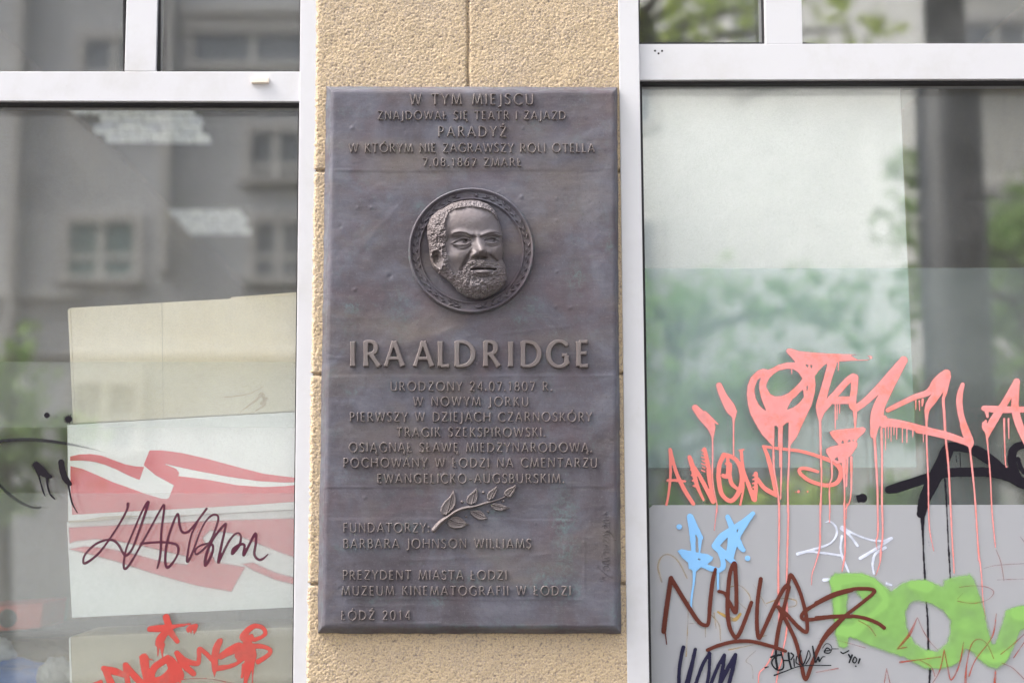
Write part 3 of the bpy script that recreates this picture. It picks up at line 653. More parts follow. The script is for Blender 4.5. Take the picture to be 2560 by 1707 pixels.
K4 = lambda x: 760 + x / 2.8
def ln4(t, a, b2, c, d, oy, **k): return line(t, K4(a), K4(b2), oy + c / 2.8, oy + d / 2.8, **k)
ln4('W TYM MIEJSCU', 742, 1608, 156, 233, 180, wt=0.17, hgt=.0042)
ln4('ZNAJDOWAŁ SIĘ TEATR I ZAJAZD', 517, 1832, 277, 337, 180)
ln4('PARADYŻ', 940, 1418, 383, 458, 180, wt=0.18, hgt=.0042)
ln4('W KTÓRYM NIE ZAGRAWSZY ROLI OTELLA', 315, 2035, 503, 566, 180)
ln4('7.08.1867 ZMARŁ', 832, 1522, 605, 664, 180)
xs = [328, 420, 568, None, 772, 940, 1057, 1258, 1433, 1520, 1702, 1908]
line('IRA ALDRIDGE', K4(328), K4(2008), 700 + 428 / 2.8, 700 + 609 / 2.8, wt=0.22, hgt=.0070, h=0.8, xs=[None if q is None else K4(q) for q in xs])
ln4('URODZONY 24.07.1807 R.', 605, 1738, 711, 776, 700)
ln4('W NOWYM JORKU', 766, 1572, 818, 882, 700)
ln4('PIERWSZY W DZIEJACH CZARNOSKÓRY', 322, 2015, 925, 990, 700)
ln4('TRAGIK SZEKSPIROWSKI.', 648, 1690, 1032, 1097, 700)
ln4('OSIĄGNĄŁ SŁAWĘ MIEDZYNARODOWĄ.', 315, 2016, 1138, 1203, 700)
ln4('POCHOWANY W ŁODZI NA CMENTARZU', 277, 2055, 1245, 1310, 700)
ln4('EWANGELICKO-AUGSBURSKIM.', 513, 1822, 1355, 1420, 700)
ln4('FUNDATORZY:', 276, 880, 355, 420, 1180)
ln4('BARBARA JOHNSON WILLIAMS', 276, 1590, 465, 531, 1180)
ln4('PREZYDENT MIASTA ŁODZI', 272, 1420, 686, 751, 1180)
ln4('MUZEUM KINEMATOGRAFII W ŁODZI', 264, 1868, 796, 860, 1180)
ln4('ŁÓDŹ 2014', 262, 745, 968, 1032, 1180)
def signature():
    q = Crop(1440, 1240, 4.125); g = Grid(1485, 1270, 1545, 1550, 0.6)
    y = 1543.0; cap = 15.5
    for c in 'PROJEKT:':
        glyph(g, c, 0, 0, cap, 0.12, flip=lambda a, b2, y=y: (1522.5 - b2 * cap, y - a * cap)); y -= GL[c][0] * cap * .93 + 2.1
    for s_ in ([(250,870,9),(290,860,9),(265,835,9),(300,830,9)], [(385,835,9),(330,820,9),(235,735,9),(225,720,7)], [(300,760,9),(275,740,9),(290,715,9),(330,720,9),(340,745,9),(310,765,9)], [(340,690,9),(285,690,9),(275,665,9),(340,655,9)], [(285,630,9),(340,625,9)], [(255,622,9),(258,618,9)], [(300,600,9),(275,585,9),(290,565,9),(340,575,9)],
               [(285,540,9),(340,535,9),(300,520,9),(340,505,9),(285,500,9)], [(285,470,9),(280,440,9),(340,475,9),(340,440,9)], [(340,420,9),(285,410,9),(290,390,9),(340,385,9)], [(285,365,9),(330,360,9),(380,400,9),(410,455,8)], [(300,360,8),(345,340,8)],
               [(290,325,9),(280,300,9),(300,290,9),(335,325,9),(335,290,9)], [(300,270,9),(275,250,9),(300,235,9),(340,245,9),(345,265,9),(300,270,9)], [(290,215,9),(335,205,9)], [(275,185,9),(320,175,9)], [(300,195,9),(300,165,9),(330,160,9)]):
        run(g, [(1440 + a / 4.125, 1240 + b2 / 4.125, c / 8.25) for a, b2, c in s_])
    g.d -= .15
    g.mesh('signature', YP, lambda d: -0.0018 + .0026 * sstep(0, 1.0, -d), M_BRONZE, plq, {'verd': np.full(g.d.shape, .1)})
signature()

# laurel branch
def branch():
    q = Crop(1040, 1190, 7.84); g = Grid(1070, 1200, 1300, 1345, 0.7)
    lv = [[(600,770),(510,760),(465,690),(490,590),(560,480),(650,400),(700,320),(725,255),(770,330),(795,430),(790,540),(740,640),(660,720)], [(1090,570),(1000,540),(975,460),(1010,380),(1090,310),(1150,260),(1185,215),(1220,300),(1220,420),(1190,520)],
      [(1440,490),(1380,450),(1380,380),(1420,300),(1520,230),(1590,170),(1600,250),(1580,350),(1530,430)], [(1770,410),(1710,360),(1730,290),(1800,230),(1900,190),(1970,145),(1965,220),(1930,320),(1870,410),(1810,435)],
      [(640,840),(720,790),(820,770),(920,830),(1000,910),(1075,945),(990,970),(900,1020),(760,1035),(640,1000),(600,910)], [(1050,670),(1130,655),(1260,660),(1340,720),(1380,790),(1425,830),(1340,865),(1220,860),(1120,800),(1060,740)], [(1450,560),(1530,510),(1660,530),(1770,580),(1865,625),(1780,650),(1660,690),(1540,670),(1470,620)]]
    mid = [[(610,760),(660,600),(725,300)], [(1110,560),(1140,420),(1185,240)], [(1450,480),(1530,330),(1590,190)], [(1760,400),(1850,330),(1965,160)], [(640,850),(820,920),(1050,945)], [(1060,670),(1240,760),(1410,830)], [(1460,560),(1660,610),(1850,625)]]
    H = np.full(g.d.shape, -0.0022)
    for p, m_ in zip(lv, mid):
        d = np.full(g.d.shape, 1e3); g.poly(q.pl(p), d); g.d = np.minimum(g.d, d)
        dm = np.full(g.d.shape, 1e3); run(g, [(x, y, .05) for x, y in q.pl(m_)], dm)
        vein = np.sin(g.Y * 1.9 + g.X * .6) * 0.0004 * sstep(1.5, 5, -d)
        h_ = -0.0022 + 0.0082 * sstep(0, 2.6, -d) - 0.0016 * sstep(2.5, 7.5, -d) - 0.0012 * np.exp(-(np.minimum(dm, 30) / 1.1) ** 2) * (dm < 50) + 0.0012 * np.exp(-((np.minimum(dm, 30) - 2.2) / 1.0) ** 2) + vein
        H = np.where(d < 0, np.maximum(H, h_), H)
    d = np.full(g.d.shape, 1e3); run(g, q.st([(355,1050,112),(480,905,96),(620,800,84),(780,690,80),(950,625,74),(1150,590,62),(1350,530,56),(1550,480,44),(1750,400,26),(1890,310,10)]), d)
    g.d = np.minimum(g.d, d); H = np.where(d < 0, np.maximum(H, -0.0022 + 0.0118 * np.sqrt(np.clip(-d / 5.2, 0, 1))), H)
    for b2 in [(900,500,62),(1320,315,64),(1710,485,62),(1415,695,58),(985,790,52)]:
        d = np.full(g.d.shape, 1e3); run(g, q.st([b2]), d); g.d = np.minimum(g.d, d); H = np.where(d < 0, np.maximum(H, -0.0022 + 0.009 * np.sqrt(np.clip(-d / 4, 0, 1))), H)
    g.mesh('laurel_branch', YP, H, M_RAISED, plq, {'verd': 0.9 * np.exp(-((g.X - 1238) / 12) ** 2 - ((g.Y - 1283) / 9) ** 2)})
branch()

# medallion
MX, MY = 1178.6, 627.8
def medallion():
    g = Grid(MX - 166, MY - 166, MX + 166, MY + 166, 1.0); r = np.hypot(g.X - MX, (g.Y - MY) * 1.003); g.d = r - 160
    wv = (fbm(g.X, g.Y, 26, 60, 3) - .5)
    H = -0.002 + 0.0085 * sstep(160, 154, r) + 0.0042 * np.exp(-((r - 153 + 1.5 * wv) / 3.6) ** 2) - 0.0022 * sstep(149, 146, r) + 0.0030 * np.exp(-((r - 130) / 2.2) ** 2) - 0.0035 * sstep(129, 125, r) + 0.0008 * wv - 0.0035 * sstep(127, 40, r)
    H = H + 0.0006 * (fbm(g.X, g.Y, 8, 61, 3) - .5)
    med = g.mesh('medallion', YP, H, M_BRONZE, plq, {'verd': np.clip(1.2 * np.exp(-((r - 158) / 4) ** 2) * (fbm(g.X, g.Y, 30, 62, 3) * 1.7 - .5), 0, 1)})
    g = Grid(MX - 156, MY - 156, MX + 156, MY + 156, 0.7); rr = random.Random(3)
    def leaf(cx, cy, ang, L, wd):
        c, s_ = math.cos(ang), math.sin(ang); pr = [(0, 0), (.2, .75), (.5, 1), (.8, .6), (1, 0), (.8, -.6), (.5, -1), (.2, -.75)]
        g.poly([(cx + c * a * L - s_ * b2 * wd, cy + s_ * a * L + c * b2 * wd) for a, b2 in pr])
    for sgn in (-1, 1):
        for k in range(19):
            th = rad(90 + sgn * (10 + 8.3 * k)); R = 139; x, y = MX + R * math.cos(th), MY + R * math.sin(th); tx, ty = -math.sin(th) * sgn, math.cos(th) * sgn; ta = math.atan2(ty, tx)
            th2 = rad(90 + sgn * (10 + 8.3 * (k + 1))); x2, y2 = MX + R * math.cos(th2), MY + R * math.sin(th2)
            g.capsule((x, y), (x2, y2), .9, .9)
            sz = rr.uniform(.8, 1.15)
            leaf(x, y, ta + sgn * -.42 + rr.uniform(-.22, .22), 21 * sz, 3.6 * sz); leaf(x + tx * 6, y + ty * 6, ta + sgn * .42 + rr.uniform(-.22, .22), 20 * sz, 3.4 * sz)
            if k % 2 == 0: g.capsule((x + math.cos(th) * 6.5, y + math.sin(th) * 6.5), (x + math.cos(th) * 6.5 + .01, y + math.sin(th) * 6.5), 1.5, 1.5)
    sc = (1000 + 855 / 4.48, 450 + 168 / 4.48); g.poly([(sc[0] + (12 if k % 2 == 0 else 4.8) * math.sin(math.pi * k / 5), sc[1] - (12 if k % 2 == 0 else 4.8) * math.cos(math.pi * k / 5)) for k in range(10)])
    g.poly([(MX + 18 + 10 * math.cos(a), MY + 139 + 5.5 * math.sin(a)) for a in np.linspace(0, 6.28, 14)[:-1]])
    r = np.hypot(g.X - MX, g.Y - MY); g.d = np.maximum(g.d, np.maximum(r - 150.5, 129.5 - r))
    o = g.mesh('laurel_wreath', YP - .0044, lambda d: -0.002 + 0.0056 * sstep(0, 3.0, -d), M_BRONZE, med, {'verd': np.zeros_like(g.d)})
    return med
med = medallion()

def portrait(par):
    q = Crop(1000, 450, 4.48); g = Grid(1058, 492, 1274, 756, 0.55)
    U = (g.X - 1000) * 4.48; V = (g.Y - 450) * 4.48
    sil = [(300,610),(305,510),(350,410),(420,345),(510,300),(580,258),(680,233),(800,222),(900,236),(980,268),(1040,315),(1080,370),(1105,450),(1130,530),(1152,620),(1142,690),(1160,760),(1152,840),(1146,890),(1180,960),(1198,1050),(1192,1120),(1155,1200),(1085,1262),(960,1322),(850,1338),(740,1312),(640,1242),(575,1160),(500,1105),(430,1050),(370,985),(338,900),(330,830),(318,720)]
    g.poly(q.pl(sil)); g.d += (fbm(g.X, g.Y, 5, 70, 3) - .5) * 1.6
    D = -g.d * 4.48                                             # interior distance in tracing pixels
    def G(cx, cy, sx, sy, rot=0.0):
        c, s_ = math.cos(rad(rot)), math.sin(rad(rot)); a = (U - cx) * c + (V - cy) * s_; b2 = -(U - cx) * s_ + (V - cy) * c
        return np.exp(-(a / sx) ** 2 - (b2 / sy) ** 2)
    def PL(pts, sg):
        best = np.full(U.shape, 1e9)
        qq = [(a, b2) for a, b2, _ in cr([(x, y, 1) for x, y in pts], 6)]
        for (ax, ay), (bx_, by_) in zip(qq[:-1], qq[1:]):
            dx, dy = bx_ - ax, by_ - ay; t = np.clip(((U - ax) * dx + (V - ay) * dy) / (dx * dx + dy * dy + 1e-9), 0, 1)
            best = np.minimum(best, (U - ax - t * dx) ** 2 + (V - ay - t * dy) ** 2)
        return np.exp(-best / sg ** 2)
    def inside(pts, soft):
        t = Grid(g.x[0], g.y[0], g.x[-1] - .01, g.y[-1] - .01, g.h); 
        t.d = np.full(U.shape, 1e3); t.X, t.Y, t.x, t.y = g.X, g.Y, g.x, g.y; t.poly(q.pl(pts)); 
        W, v = t.poly_d(q.pl(pts)); full = np.full(U.shape, 1e3); full[W] = v
        return sstep(soft, -soft, full * 4.48)
    t = np.clip(D / 250, 0, 1); Z = 20 * sstep(0, 10, D) + 150 * np.sqrt(np.clip(1 - (1 - t) ** 2, 0, 1))
    Z += 26 * G(840, 450, 260, 190) + 12 * G(820, 780, 260, 260)
    # brow, sockets, eyes
    Z += 24 * PL([(590,600),(650,582),(730,588),(800,618)], 26) + 26 * PL([(930,615),(1000,588),(1070,592),(1120,615)], 24) + 18 * G(860, 610, 60, 34)
    Z -= 50 * G(690, 668, 120, 40, 4) + 58 * G(1035, 652, 90, 36, -2) + 20 * G(815, 650, 40, 44)
    Z -= 13 * PL([(605,606),(680,594),(740,604),(800,634),(845,640)], 10) + 13 * PL([(905,638),(960,622),(1020,600),(1080,594),(1120,612)], 10)
    Z += 34 * G(690, 692, 100, 34, 2) + 32 * G(1040, 678, 74, 30)
    Z += 15 * PL([(575,712),(630,676),(700,652),(760,660),(795,690)], 9) + 15 * PL([(945,668),(990,648),(1050,646),(1110,675)], 9)
    Z -= 16 * PL([(578,716),(640,692),(705,672),(760,676),(792,694)], 6) + 16 * PL([(950,672),(1000,660),(1050,660),(1105,686)], 6)
    Z += 12 * PL([(585,716),(660,726),(730,722),(785,700)], 7) + 12 * PL([(960,700),(1020,712),(1080,700),(1110,690)], 7)
    Z -= 42 * G(735, 690, 20, 20) + 42 * G(1052, 679, 18, 18); Z += 20 * G(726, 682, 7, 7) + 18 * G(1044, 672, 6, 6)
    Z -= 14 * PL([(610,742),(680,780),(750,765),(790,735)], 12) + 12 * PL([(970,735),(1040,750),(1110,730)], 11)
    # nose
    for k in range(9):
        f = k / 8; Z += (10 + 15 * f) * G(868 + 55 * f, 650 + 140 * f, 46 + 22 * f, 36)
    Z += 34 * G(918, 800, 80, 52) + 34 * G(915, 806, 46, 36) - 9 * PL([(868,800),(872,832),(880,852)], 9) - 7 * PL([(962,800),(966,826),(958,848)], 8) + 54 * G(824, 834, 46, 34) + 46 * G(994, 816, 34, 34)
    Z -= 44 * G(858, 866, 30, 12, -8) + 40 * G(940, 870, 32, 11, 4) + 14 * G(800, 800, 14, 26)
    # cheeks and folds
    Z += 36 * G(655, 850, 100, 95) + 32 * G(1080, 790, 50, 70) - 14 * G(600, 960, 60, 80)
    Z -= 36 * PL([(790,820),(750,880),(715,950),(690,1010)], 19) + 22 * PL([(1010,840),(1050,880),(1090,910)], 14)
    Z -= 10 * PL([(560,600),(548,700),(550,800)], 26)
    # beard, hair
    curls = worley(U + 40 * fbm(U, V, 70, 73, 2), V + 40 * fbm(U, V, 70, 74, 2), 42, 8); c2 = worley(U, V, 21, 9); cur = 17 * (0.62 - curls) + 15 * (0.6 - c2) + 34 * (fbm(U, V, 62, 71, 4, .6) - .5)
    mouth = [(785,990),(860,955),(960,962),(1040,968),(1078,995),(1040,1040),(940,1066),(860,1052)]
    beard = [(640,1060),(690,985),(760,925),(850,885),(950,890),(1050,918),(1150,955),(1240,1040),(1240,1140),(1160,1260),(1060,1320),(950,1370),(800,1370),(640,1300),(560,1200),(480,1130),(420,1060),(455,990),(478,900),(455,800),(470,730),(500,700),(520,790),(545,880),(565,970),(600,1045)]
    hair = [(270,620),(270,480),(340,360),(430,290),(560,220),(700,190),(900,195),(1010,240),(1120,350),(1140,470),(1092,450),(1050,385),(980,335),(900,312),(800,300),(700,306),(600,330),(545,370),(515,440),(505,520),(522,600),(530,660),(500,730),(440,775),(370,800),(300,840),(280,720)]
    mb = inside(beard, 9) * (1 - inside(mouth, 8)); mh = inside(hair, 8)
    Z += mb * (14 + cur) + mh * (20 + cur * 1.1)
    Z += 16 * G(920, 925, 130, 24) * mb - 22 * G(935, 1080, 100, 20) + 20 * G(930, 1190, 170, 70)
    # lips
    Z += 30 * PL([(800,985),(870,966),(930,972),(1000,972),(1060,986)], 16) + 62 * G(940, 1026, 112, 27) - 40 * PL([(795,1000),(870,994),(940,998),(1010,996),(1070,1000)], 8)
    # ear
    Z -= 46 * G(405, 880, 70, 105) * (1 - mb)
    Z += 38 * PL([(345,850),(365,806),(410,788),(450,800),(466,840)], 17) + 30 * PL([(352,850),(372,930),(415,985),(458,1000),(468,950)], 18) - 30 * G(418, 872, 26, 48) + 16 * PL([(392,850),(420,820),(440,850),(430,910)], 9)
    Z = np.maximum(Z, 0) + 3 * (fbm(U, V, 40, 72, 3) - .5)
    H = Z * 0.000182
    d = g.d; g2 = g
    # place each vertex so the traced outline keeps its place although it stands proud of the plate
    h = g.h; gy, gx = np.gradient(d, h); q2 = gx * gx + gy * gy + 1e-6; sn = (d > 0) & (d < .8 * h) & (q2 > .2); X = g.X - np.where(sn, d / q2, 0) * gx; Yp = g.Y - np.where(sn, d / q2, 0) * gy
    ok = (d <= 0) | sn; quad = ok[:-1, :-1] & ok[1:, :-1] & ok[:-1, 1:] & ok[1:, 1:]; idx = np.arange(d.size).reshape(d.shape)
    F = np.stack([idx[1:, :-1][quad], idx[1:, 1:][quad], idx[:-1, 1:][quad], idx[:-1, :-1][quad]], -1); used = np.unique(F); rm = np.full(d.size, -1); rm[used] = np.arange(len(used))
    H = np.where(sn, 0, H); Pw = PN(X.ravel()[used], Yp.ravel()[used], YP - H.ravel()[used])
    low = sstep(70, 0, D) * sstep(1000, 1250, V) * 0.7 + 0.7 * G(1090, 640, 40, 22)
    return mobj('portrait_relief', Pw, rm[F], M_PORTRAIT, par, True, {'verd': np.clip(low, 0, 1).ravel()[used]})
portrait(med)['label'] = 'raised head of a bearded man with curly hair, turned to the right'

# ------------------------------------------------------------------ graffiti, every tag a sub-part of its pane
A_ = Crop(1820, 840, 4.796); B_ = Crop(2220, 860, 6.909); C_ = Crop(1640, 900, 4.127); D_ = Crop(2120, 1060, 4.611)
E_ = Crop(1640, 1260, 4.127); F_ = Crop(1640, 1400, 4.8); G_ = Crop(2040, 1380, 4.523)
L1 = Crop(180, 1230, 4.523); L2 = Crop(220, 1500, 4.704); L3 = Crop(0, 1010, 5.2267)
def paint(name, label, par, box, strokes, m, layer, polys=(), holes=(), h=1.4, t=0.00018, soft=None, wob=0.6, seed=1, dark=None):
    g = Grid(*box, h)
    for p in polys: g.poly(p)
    for p in holes: g.hole(p)
    for s_ in strokes: run(g, s_)
    if wob: g.d = g.d + (fbm(g.X, g.Y, 9, seed, 3) - 0.5) * 2 * wob
    dens = np.ones_like(g.d) if soft is None else sstep(0, soft[0], -g.d) * (soft[1] + soft[2] * fbm(g.X, g.Y, soft[3], seed + 3, 3))
    if dark is not None:
        gd = Grid(*box, h)
        for s_ in dark: run(gd, s_)
        dens = np.clip(dens + 0.42 * sstep(6, -14, gd.d) * sstep(0, soft[0], -g.d), 0, 1)
    return tag(g.mesh(name, YG - .0012 - layer * 0.00035, lambda d: t * sstep(0, 3.2, -d), m, par, {'dens': dens}), label)
SM = lambda cr_, L: [cr_.st(s_) for s_ in L]

# pale gold scribble
gold = SM(E_, [[(60,800,24),(20,650,24),(60,540,20),(140,520,20),(230,590,20),(320,760,20)], [(770,850,16),(870,840,16),(960,930,16),(980,1010,12)], [(600,1120,20),(620,1280,14)], [(560,1130,16),(650,1240,22),(665,1410,14)],
  [(330,1225,12),(540,1240,12)], [(510,1260,14),(510,1370,12)], [(640,1110,34),(800,1190,50),(870,1130,34)], [(1000,820,10),(1080,950,12),(1140,1050,12)], [(1140,1020,16),(1300,970,16),(1440,990,20),(1430,1050,16),(1300,1060,16)],
  [(750,1500,20),(1040,1440,12)], [(335,1000,12),(325,1300,14),(310,1568,18)], [(850,1010,12),(930,1080,14)], [(1100,1360,20),(1140,1350,14)], [(1170,1080,10),(1215,1230,8)]])
gold += SM(F_, [[(1200,1080,14),(1080,1200,16),(1150,1270,14),(1165,1420,12)]])
paint('gold_scribble', 'faint gold scribble on the grey foil', gl_r, (1636, 1370, 2010, 1720), gold, m_paint('gold_paint', (0.52, 0.33, 0.08), 0.5), 0, soft=(2.0, 0.15, 0.75, 16), wob=0.3)
# white
wh = SM(E_, [[(1750,185,20),(1800,180,26),(1860,240,34),(1860,320,32),(1800,400,28),(1680,450,34),(1460,512,42)], [(1460,512,38),(1600,490,32),(1920,530,34)], [(1920,330,38),(1905,450,32),(1930,560,38),(1980,680,32),(2010,760,28)], [(1730,780,42),(1800,775,38)]])
wh += SM(D_, [[(-70,1180,42),(60,1260,38),(250,1330,34),(400,1345,38),(500,1315,48)], [(-80,1200,48),(20,1280,42),(110,1400,42)], [(500,1320,42),(300,1450,46),(140,1545,48)], [(430,1420,48),(320,1490,42),(290,1568,42)]])
wh += SM(G_, [[(650,60,42),(640,150,38),(655,240,34)], [(800,355,44),(850,370,38)]])
paint('white_marker_tag', 'white marker strokes on the grey foil', gl_r, (1980, 1290, 2250, 1480), wh, m_paint('white_marker', (0.66, 0.70, 0.84), 0.4), 1, soft=(1.8, 0.45, 0.75, 22), wob=0.3)
# black brush
bk = SM(D_, [[(470,755,95),(560,735,115),(700,690,118),(950,610,118),(1150,560,110),(1400,550,110),(1650,555,115),(1850,600,120),(2030,690,110),(2200,760,110)],
  [(845,1030,110),(890,850,140),(1000,620,165),(1080,450,150),(1140,320,150),(1200,260,115),(1400,285,100),(1500,320,140),(1650,420,130),(1800,540,120),(1950,640,140),(2030,690,120)],
  [(1945,600,110),(1890,430,110),(1915,290,105),(2030,235,90),(2150,270,90)], [(1960,400,60),(2000,520,60),(2100,600,60)],
  [(860,1060,60),(860,1150,46),(862,1240,32),(872,1568,22)], [(1120,640,30),(1140,1000,22),(1165,1568,20)], [(1290,330,18),(1305,620,12)], [(930,1330,8),(935,1400,13)], [(1245,360,10),(1255,440,8)], [(170,850,110)], [(110,830,40),(130,890,40)]])
bk += SM(G_, [[(1215,0,26),(1232,290,25),(1247,560,22),(1262,760,26),(1270,1080,26),(1282,1240,18),(1290,1320,28),(1280,1500,28)], [(1505,0,23),(1516,260,20),(1535,520,12),(1540,800,10),(1545,1095,12)]])
paint('black_brush_tag', 'broad black brush strokes crossing behind pink drips', gl_r, (2130, 1085, 2600, 1720), bk, m_paint('black_paint', (0.012, 0.010, 0.016), 0.5, 0.12), 2, wob=1.1, soft=(1.2, 0.93, 0.2, 12))
# salmon name
an = SM(C_, [[(145,920,34),(150,1000,34),(150,1180,28),(130,1380,26),(108,1490,24)], [(150,930,34),(200,1130,38),(290,1330,46),(385,1480,40)], [(120,1240,26),(210,1240,28),(300,1250,24)],
  [(345,1000,44),(385,1120,54),(420,1280,44),(490,1440,26)], [(400,1110,40),(480,1250,44),(590,1460,48)], [(500,920,44),(530,1050,46),(560,1250,54),(600,1450,44)],
  [(700,980,54),(655,1080,48),(648,1220,48),(680,1380,48),(770,1450,48),(850,1370,54),(890,1230,54),(860,1080,48),(790,1000,44),(700,975,44)], [(740,1000,36),(740,1060,34),(722,1068,28)], [(755,1080,60),(750,1170,60),(720,1200,44),(690,1190,44)], [(760,1190,44),(780,1270,44),(830,1320,36)],
  [(880,940,32),(900,1130,38),(960,1300,44),(1010,1430,54)], [(855,930,14),(905,922,16)], [(1020,1440,46),(1035,1250,36),(1030,1170,44)], [(1050,1230,46),(1120,1320,48),(1240,1390,48)], [(1240,1390,38),(1205,1200,46),(1155,1000,44),(1110,890,30)],
  [(1105,890,26),(1300,915,30),(1500,940,34),(1700,1000,38),(1850,1060,52),(1910,1150,52),(1870,1260,46),(1760,1290,40),(1600,1250,40),(1500,1180,40),(1480,1130,38),(1540,1115,36),(1670,1150,32)],
  [(880,1150,20),(902,1300,26),(870,1490,24)], [(1470,1355,30)], [(1440,1360,12)], [(1565,1355,20)], [(1535,1370,8)]])
an += SM(C_, [[(470 + 8 * (k % 2), 930 + 34 * k, 14), (505, 945 + 34 * k, 18)] for k in range(7)] + [[(340 + 9 * k, 1020 + 55 * k, 18), (375 + 9 * k, 1030 + 55 * k, 22)] for k in range(6)] + [[(1000, 1190 + 40 * k, 16), (1030, 1180 + 40 * k, 16)] for k in range(5)])
paint('salmon_name_tag', 'thin salmon red letters ANOW with a looping D', gl_r, (1650, 1100, 2125, 1275), an, m_paint('salmon_paint', (0.76, 0.215, 0.185), 0.5), 3, wob=0.5)
# big pink
O_ = [(480,400),(420,385),(350,410),(270,490),(230,590),(220,700),(235,830),(270,950),(330,1060),(400,1180),(520,1310),(545,1345),(730,1345),(790,1265),(830,1210),(880,1100),(950,950),(1010,820),(1045,680),(1055,580),(1045,480),(1100,410),(1150,360),(1215,315),(1300,330),(1340,310),(1500,300),(1680,295),(1740,262),(1720,235),(1500,215),(1200,205),(1000,190),(850,175),(760,145),(710,145),(690,180),(710,215),(760,265),(800,310),(700,315),(600,340),(540,375)]
HO = [[(465,610),(470,570),(500,510),(550,460),(620,415),(700,398),(780,400),(840,440),(885,510),(860,550),(800,610),(720,680),(640,715),(570,718),(510,690)],
  [(385,510),(360,530),(330,600),(322,660),(335,740),(375,820),(420,865),(450,887),(430,840),(395,750),(372,650),(370,570)],
  [(895,650),(860,680),(820,730),(780,755),(750,800),(715,875),(780,850),(850,800),(905,730)],
  [(563,1080),(580,1080),(597,1105),(597,1360),(560,1360)], [(660,1085),(700,1045),(722,1040),(718,1360),(660,1360)],
  [(935,345),(960,350),(955,370)], [(990,350),(1005,355),(1000,378)], [(950,600),(955,610),(947,650)], [(1480,232),(1640,230),(1700,255),(1690,280),(1560,280)]]
T1 = [(1210,1150),(1260,1122),(1480,1100),(1620,1085),(1660,1110),(1640,1160),(1560,1230),(1545,1265),(1560,1280),(1550,1330),(1490,1420),(1430,1470),(1380,1520),(1300,1540),(1220,1480),(1170,1390),(1170,1350),(1230,1320),(1320,1300),(1240,1210)]
HO2 = [[(1365,1280),(1375,1255),(1385,1280)], [(1440,1265),(1455,1245),(1465,1262)], [(1497,1250),(1508,1244),(1506,1256)], [(1285,1475),(1310,1455),(1318,1490)]]
pk = SM(A_, [[(545,1340,34),(547,1568,32)], [(622,1100,40),(622,1568,24)], [(650,1080,30),(642,1340,28),(640,1568,28)], [(735,1330,34),(728,1568,30)],
  [(1250,330,120),(1200,500,110),(1150,680,110),(1110,820,115),(1110,900,110),(1105,980,60),(1104,1050,34),(1108,1300,30),(1115,1568,28)],
  [(1130,900,80),(1220,780,100),(1330,650,92),(1430,540,92),(1500,490,98)], [(1520,500,100),(1515,620,92),(1500,740,92),(1495,830,100),(1522,900,62),(1525,1110,30)], [(1250,765,92),(1440,768,100)], [(1270,790,64),(1440,785,60)],
  [(1525,870,95),(1640,790,95),(1800,640,108),(1950,480,125),(2108,290,105)], [(2105,290,105),(1990,480,140),(1880,700,140),(1810,850,150),(1785,960,165),(1755,1100,110),(1745,1180,88),(1757,1240,42),(1775,1568,34)],
  [(1870,1030,115),(2100,1060,100),(2350,1120,95)], [(1860,1000,120),(1870,1040,130)],
  [(762,390,20),(765,455,20)], [(1325,310,26),(1322,415,20)], [(1190,310,30),(1195,380,16)],
  [(1285,800,24),(1285,1110,22)], [(1310,820,24),(1307,1000,20)], [(1338,800,26),(1335,925,22)]] +
  [[(x0, 1060, 26), (x0, y1, 19)] for x0, y1 in ((1888,1360),(1922,1222),(1955,1262),(1990,1185),(2023,1235),(2090,1275),(2145,1275),(2215,1210))])
pk += SM(C_, [[(405,492,78),(480,580,105),(560,670,105),(578,745,62),(583,820,28),(584,1000,24),(582,1200,24),(600,1350,22),(628,1480,20),(628,1568,20)], [(500,560,80),(640,660,22)],
  [(650,262,72),(700,380,92),(770,500,115),(800,570,64),(800,650,28),(800,990,22)], [(770,480,80),(828,530,32)],
  [(1210,880,28),(1215,1100,26),(1255,1350,26),(1268,1490,26),(1270,1568,26)], [(1293,880,28),(1292,1200,24),(1285,1430,22)], [(1378,880,28),(1370,1100,26),(1360,1300,26),(1362,1490,26),(1362,1568,26)],
  [(1695,650,28),(1700,900,26),(1708,1200,24),(1698,1568,24)], [(1808,980,34),(1815,1200,24),(1790,1300,22),(1795,1568,20)], [(1935,1000,60),(1945,1300,26),(1945,1568,26)], [(1975,1000,30),(1965,1300,22)], [(1952,1540,22),(2010,1400,22),(2015,1000,34)]])
pk += SM(E_, [[(628,-10,20),(625,60,20),(602,268,15)], [(1270,-10,26),(1270,300,26),(1262,600,24),(1260,800,24),(1262,1050,24)], [(1362,-10,26),(1365,150,26),(1355,500,26),(1350,750,26),(1346,1000,26),(1348,1200,26)],
  [(1695,-10,24),(1693,300,24),(1688,450,24),(1650,600,20),(1610,720,18),(1605,830,14)], [(1795,-10,20),(1790,185,16)], [(1942,-10,26),(1945,150,26),(1950,500,24),(1920,690,18)], [(1970,-10,18),(1960,150,14)]])
pk += SM(F_, [[(1470,80,28),(1475,500,27),(1475,700,27),(1450,900,27),(1415,1050,26),(1370,1180,26),(1310,1280,26),(1240,1350,24),(1228,1500,24)], [(1572,80,28),(1568,400,28),(1575,700,28),(1560,900,28),(1530,1050,26),(1510,1200,26),(1470,1320,26),(1438,1500,26)]])
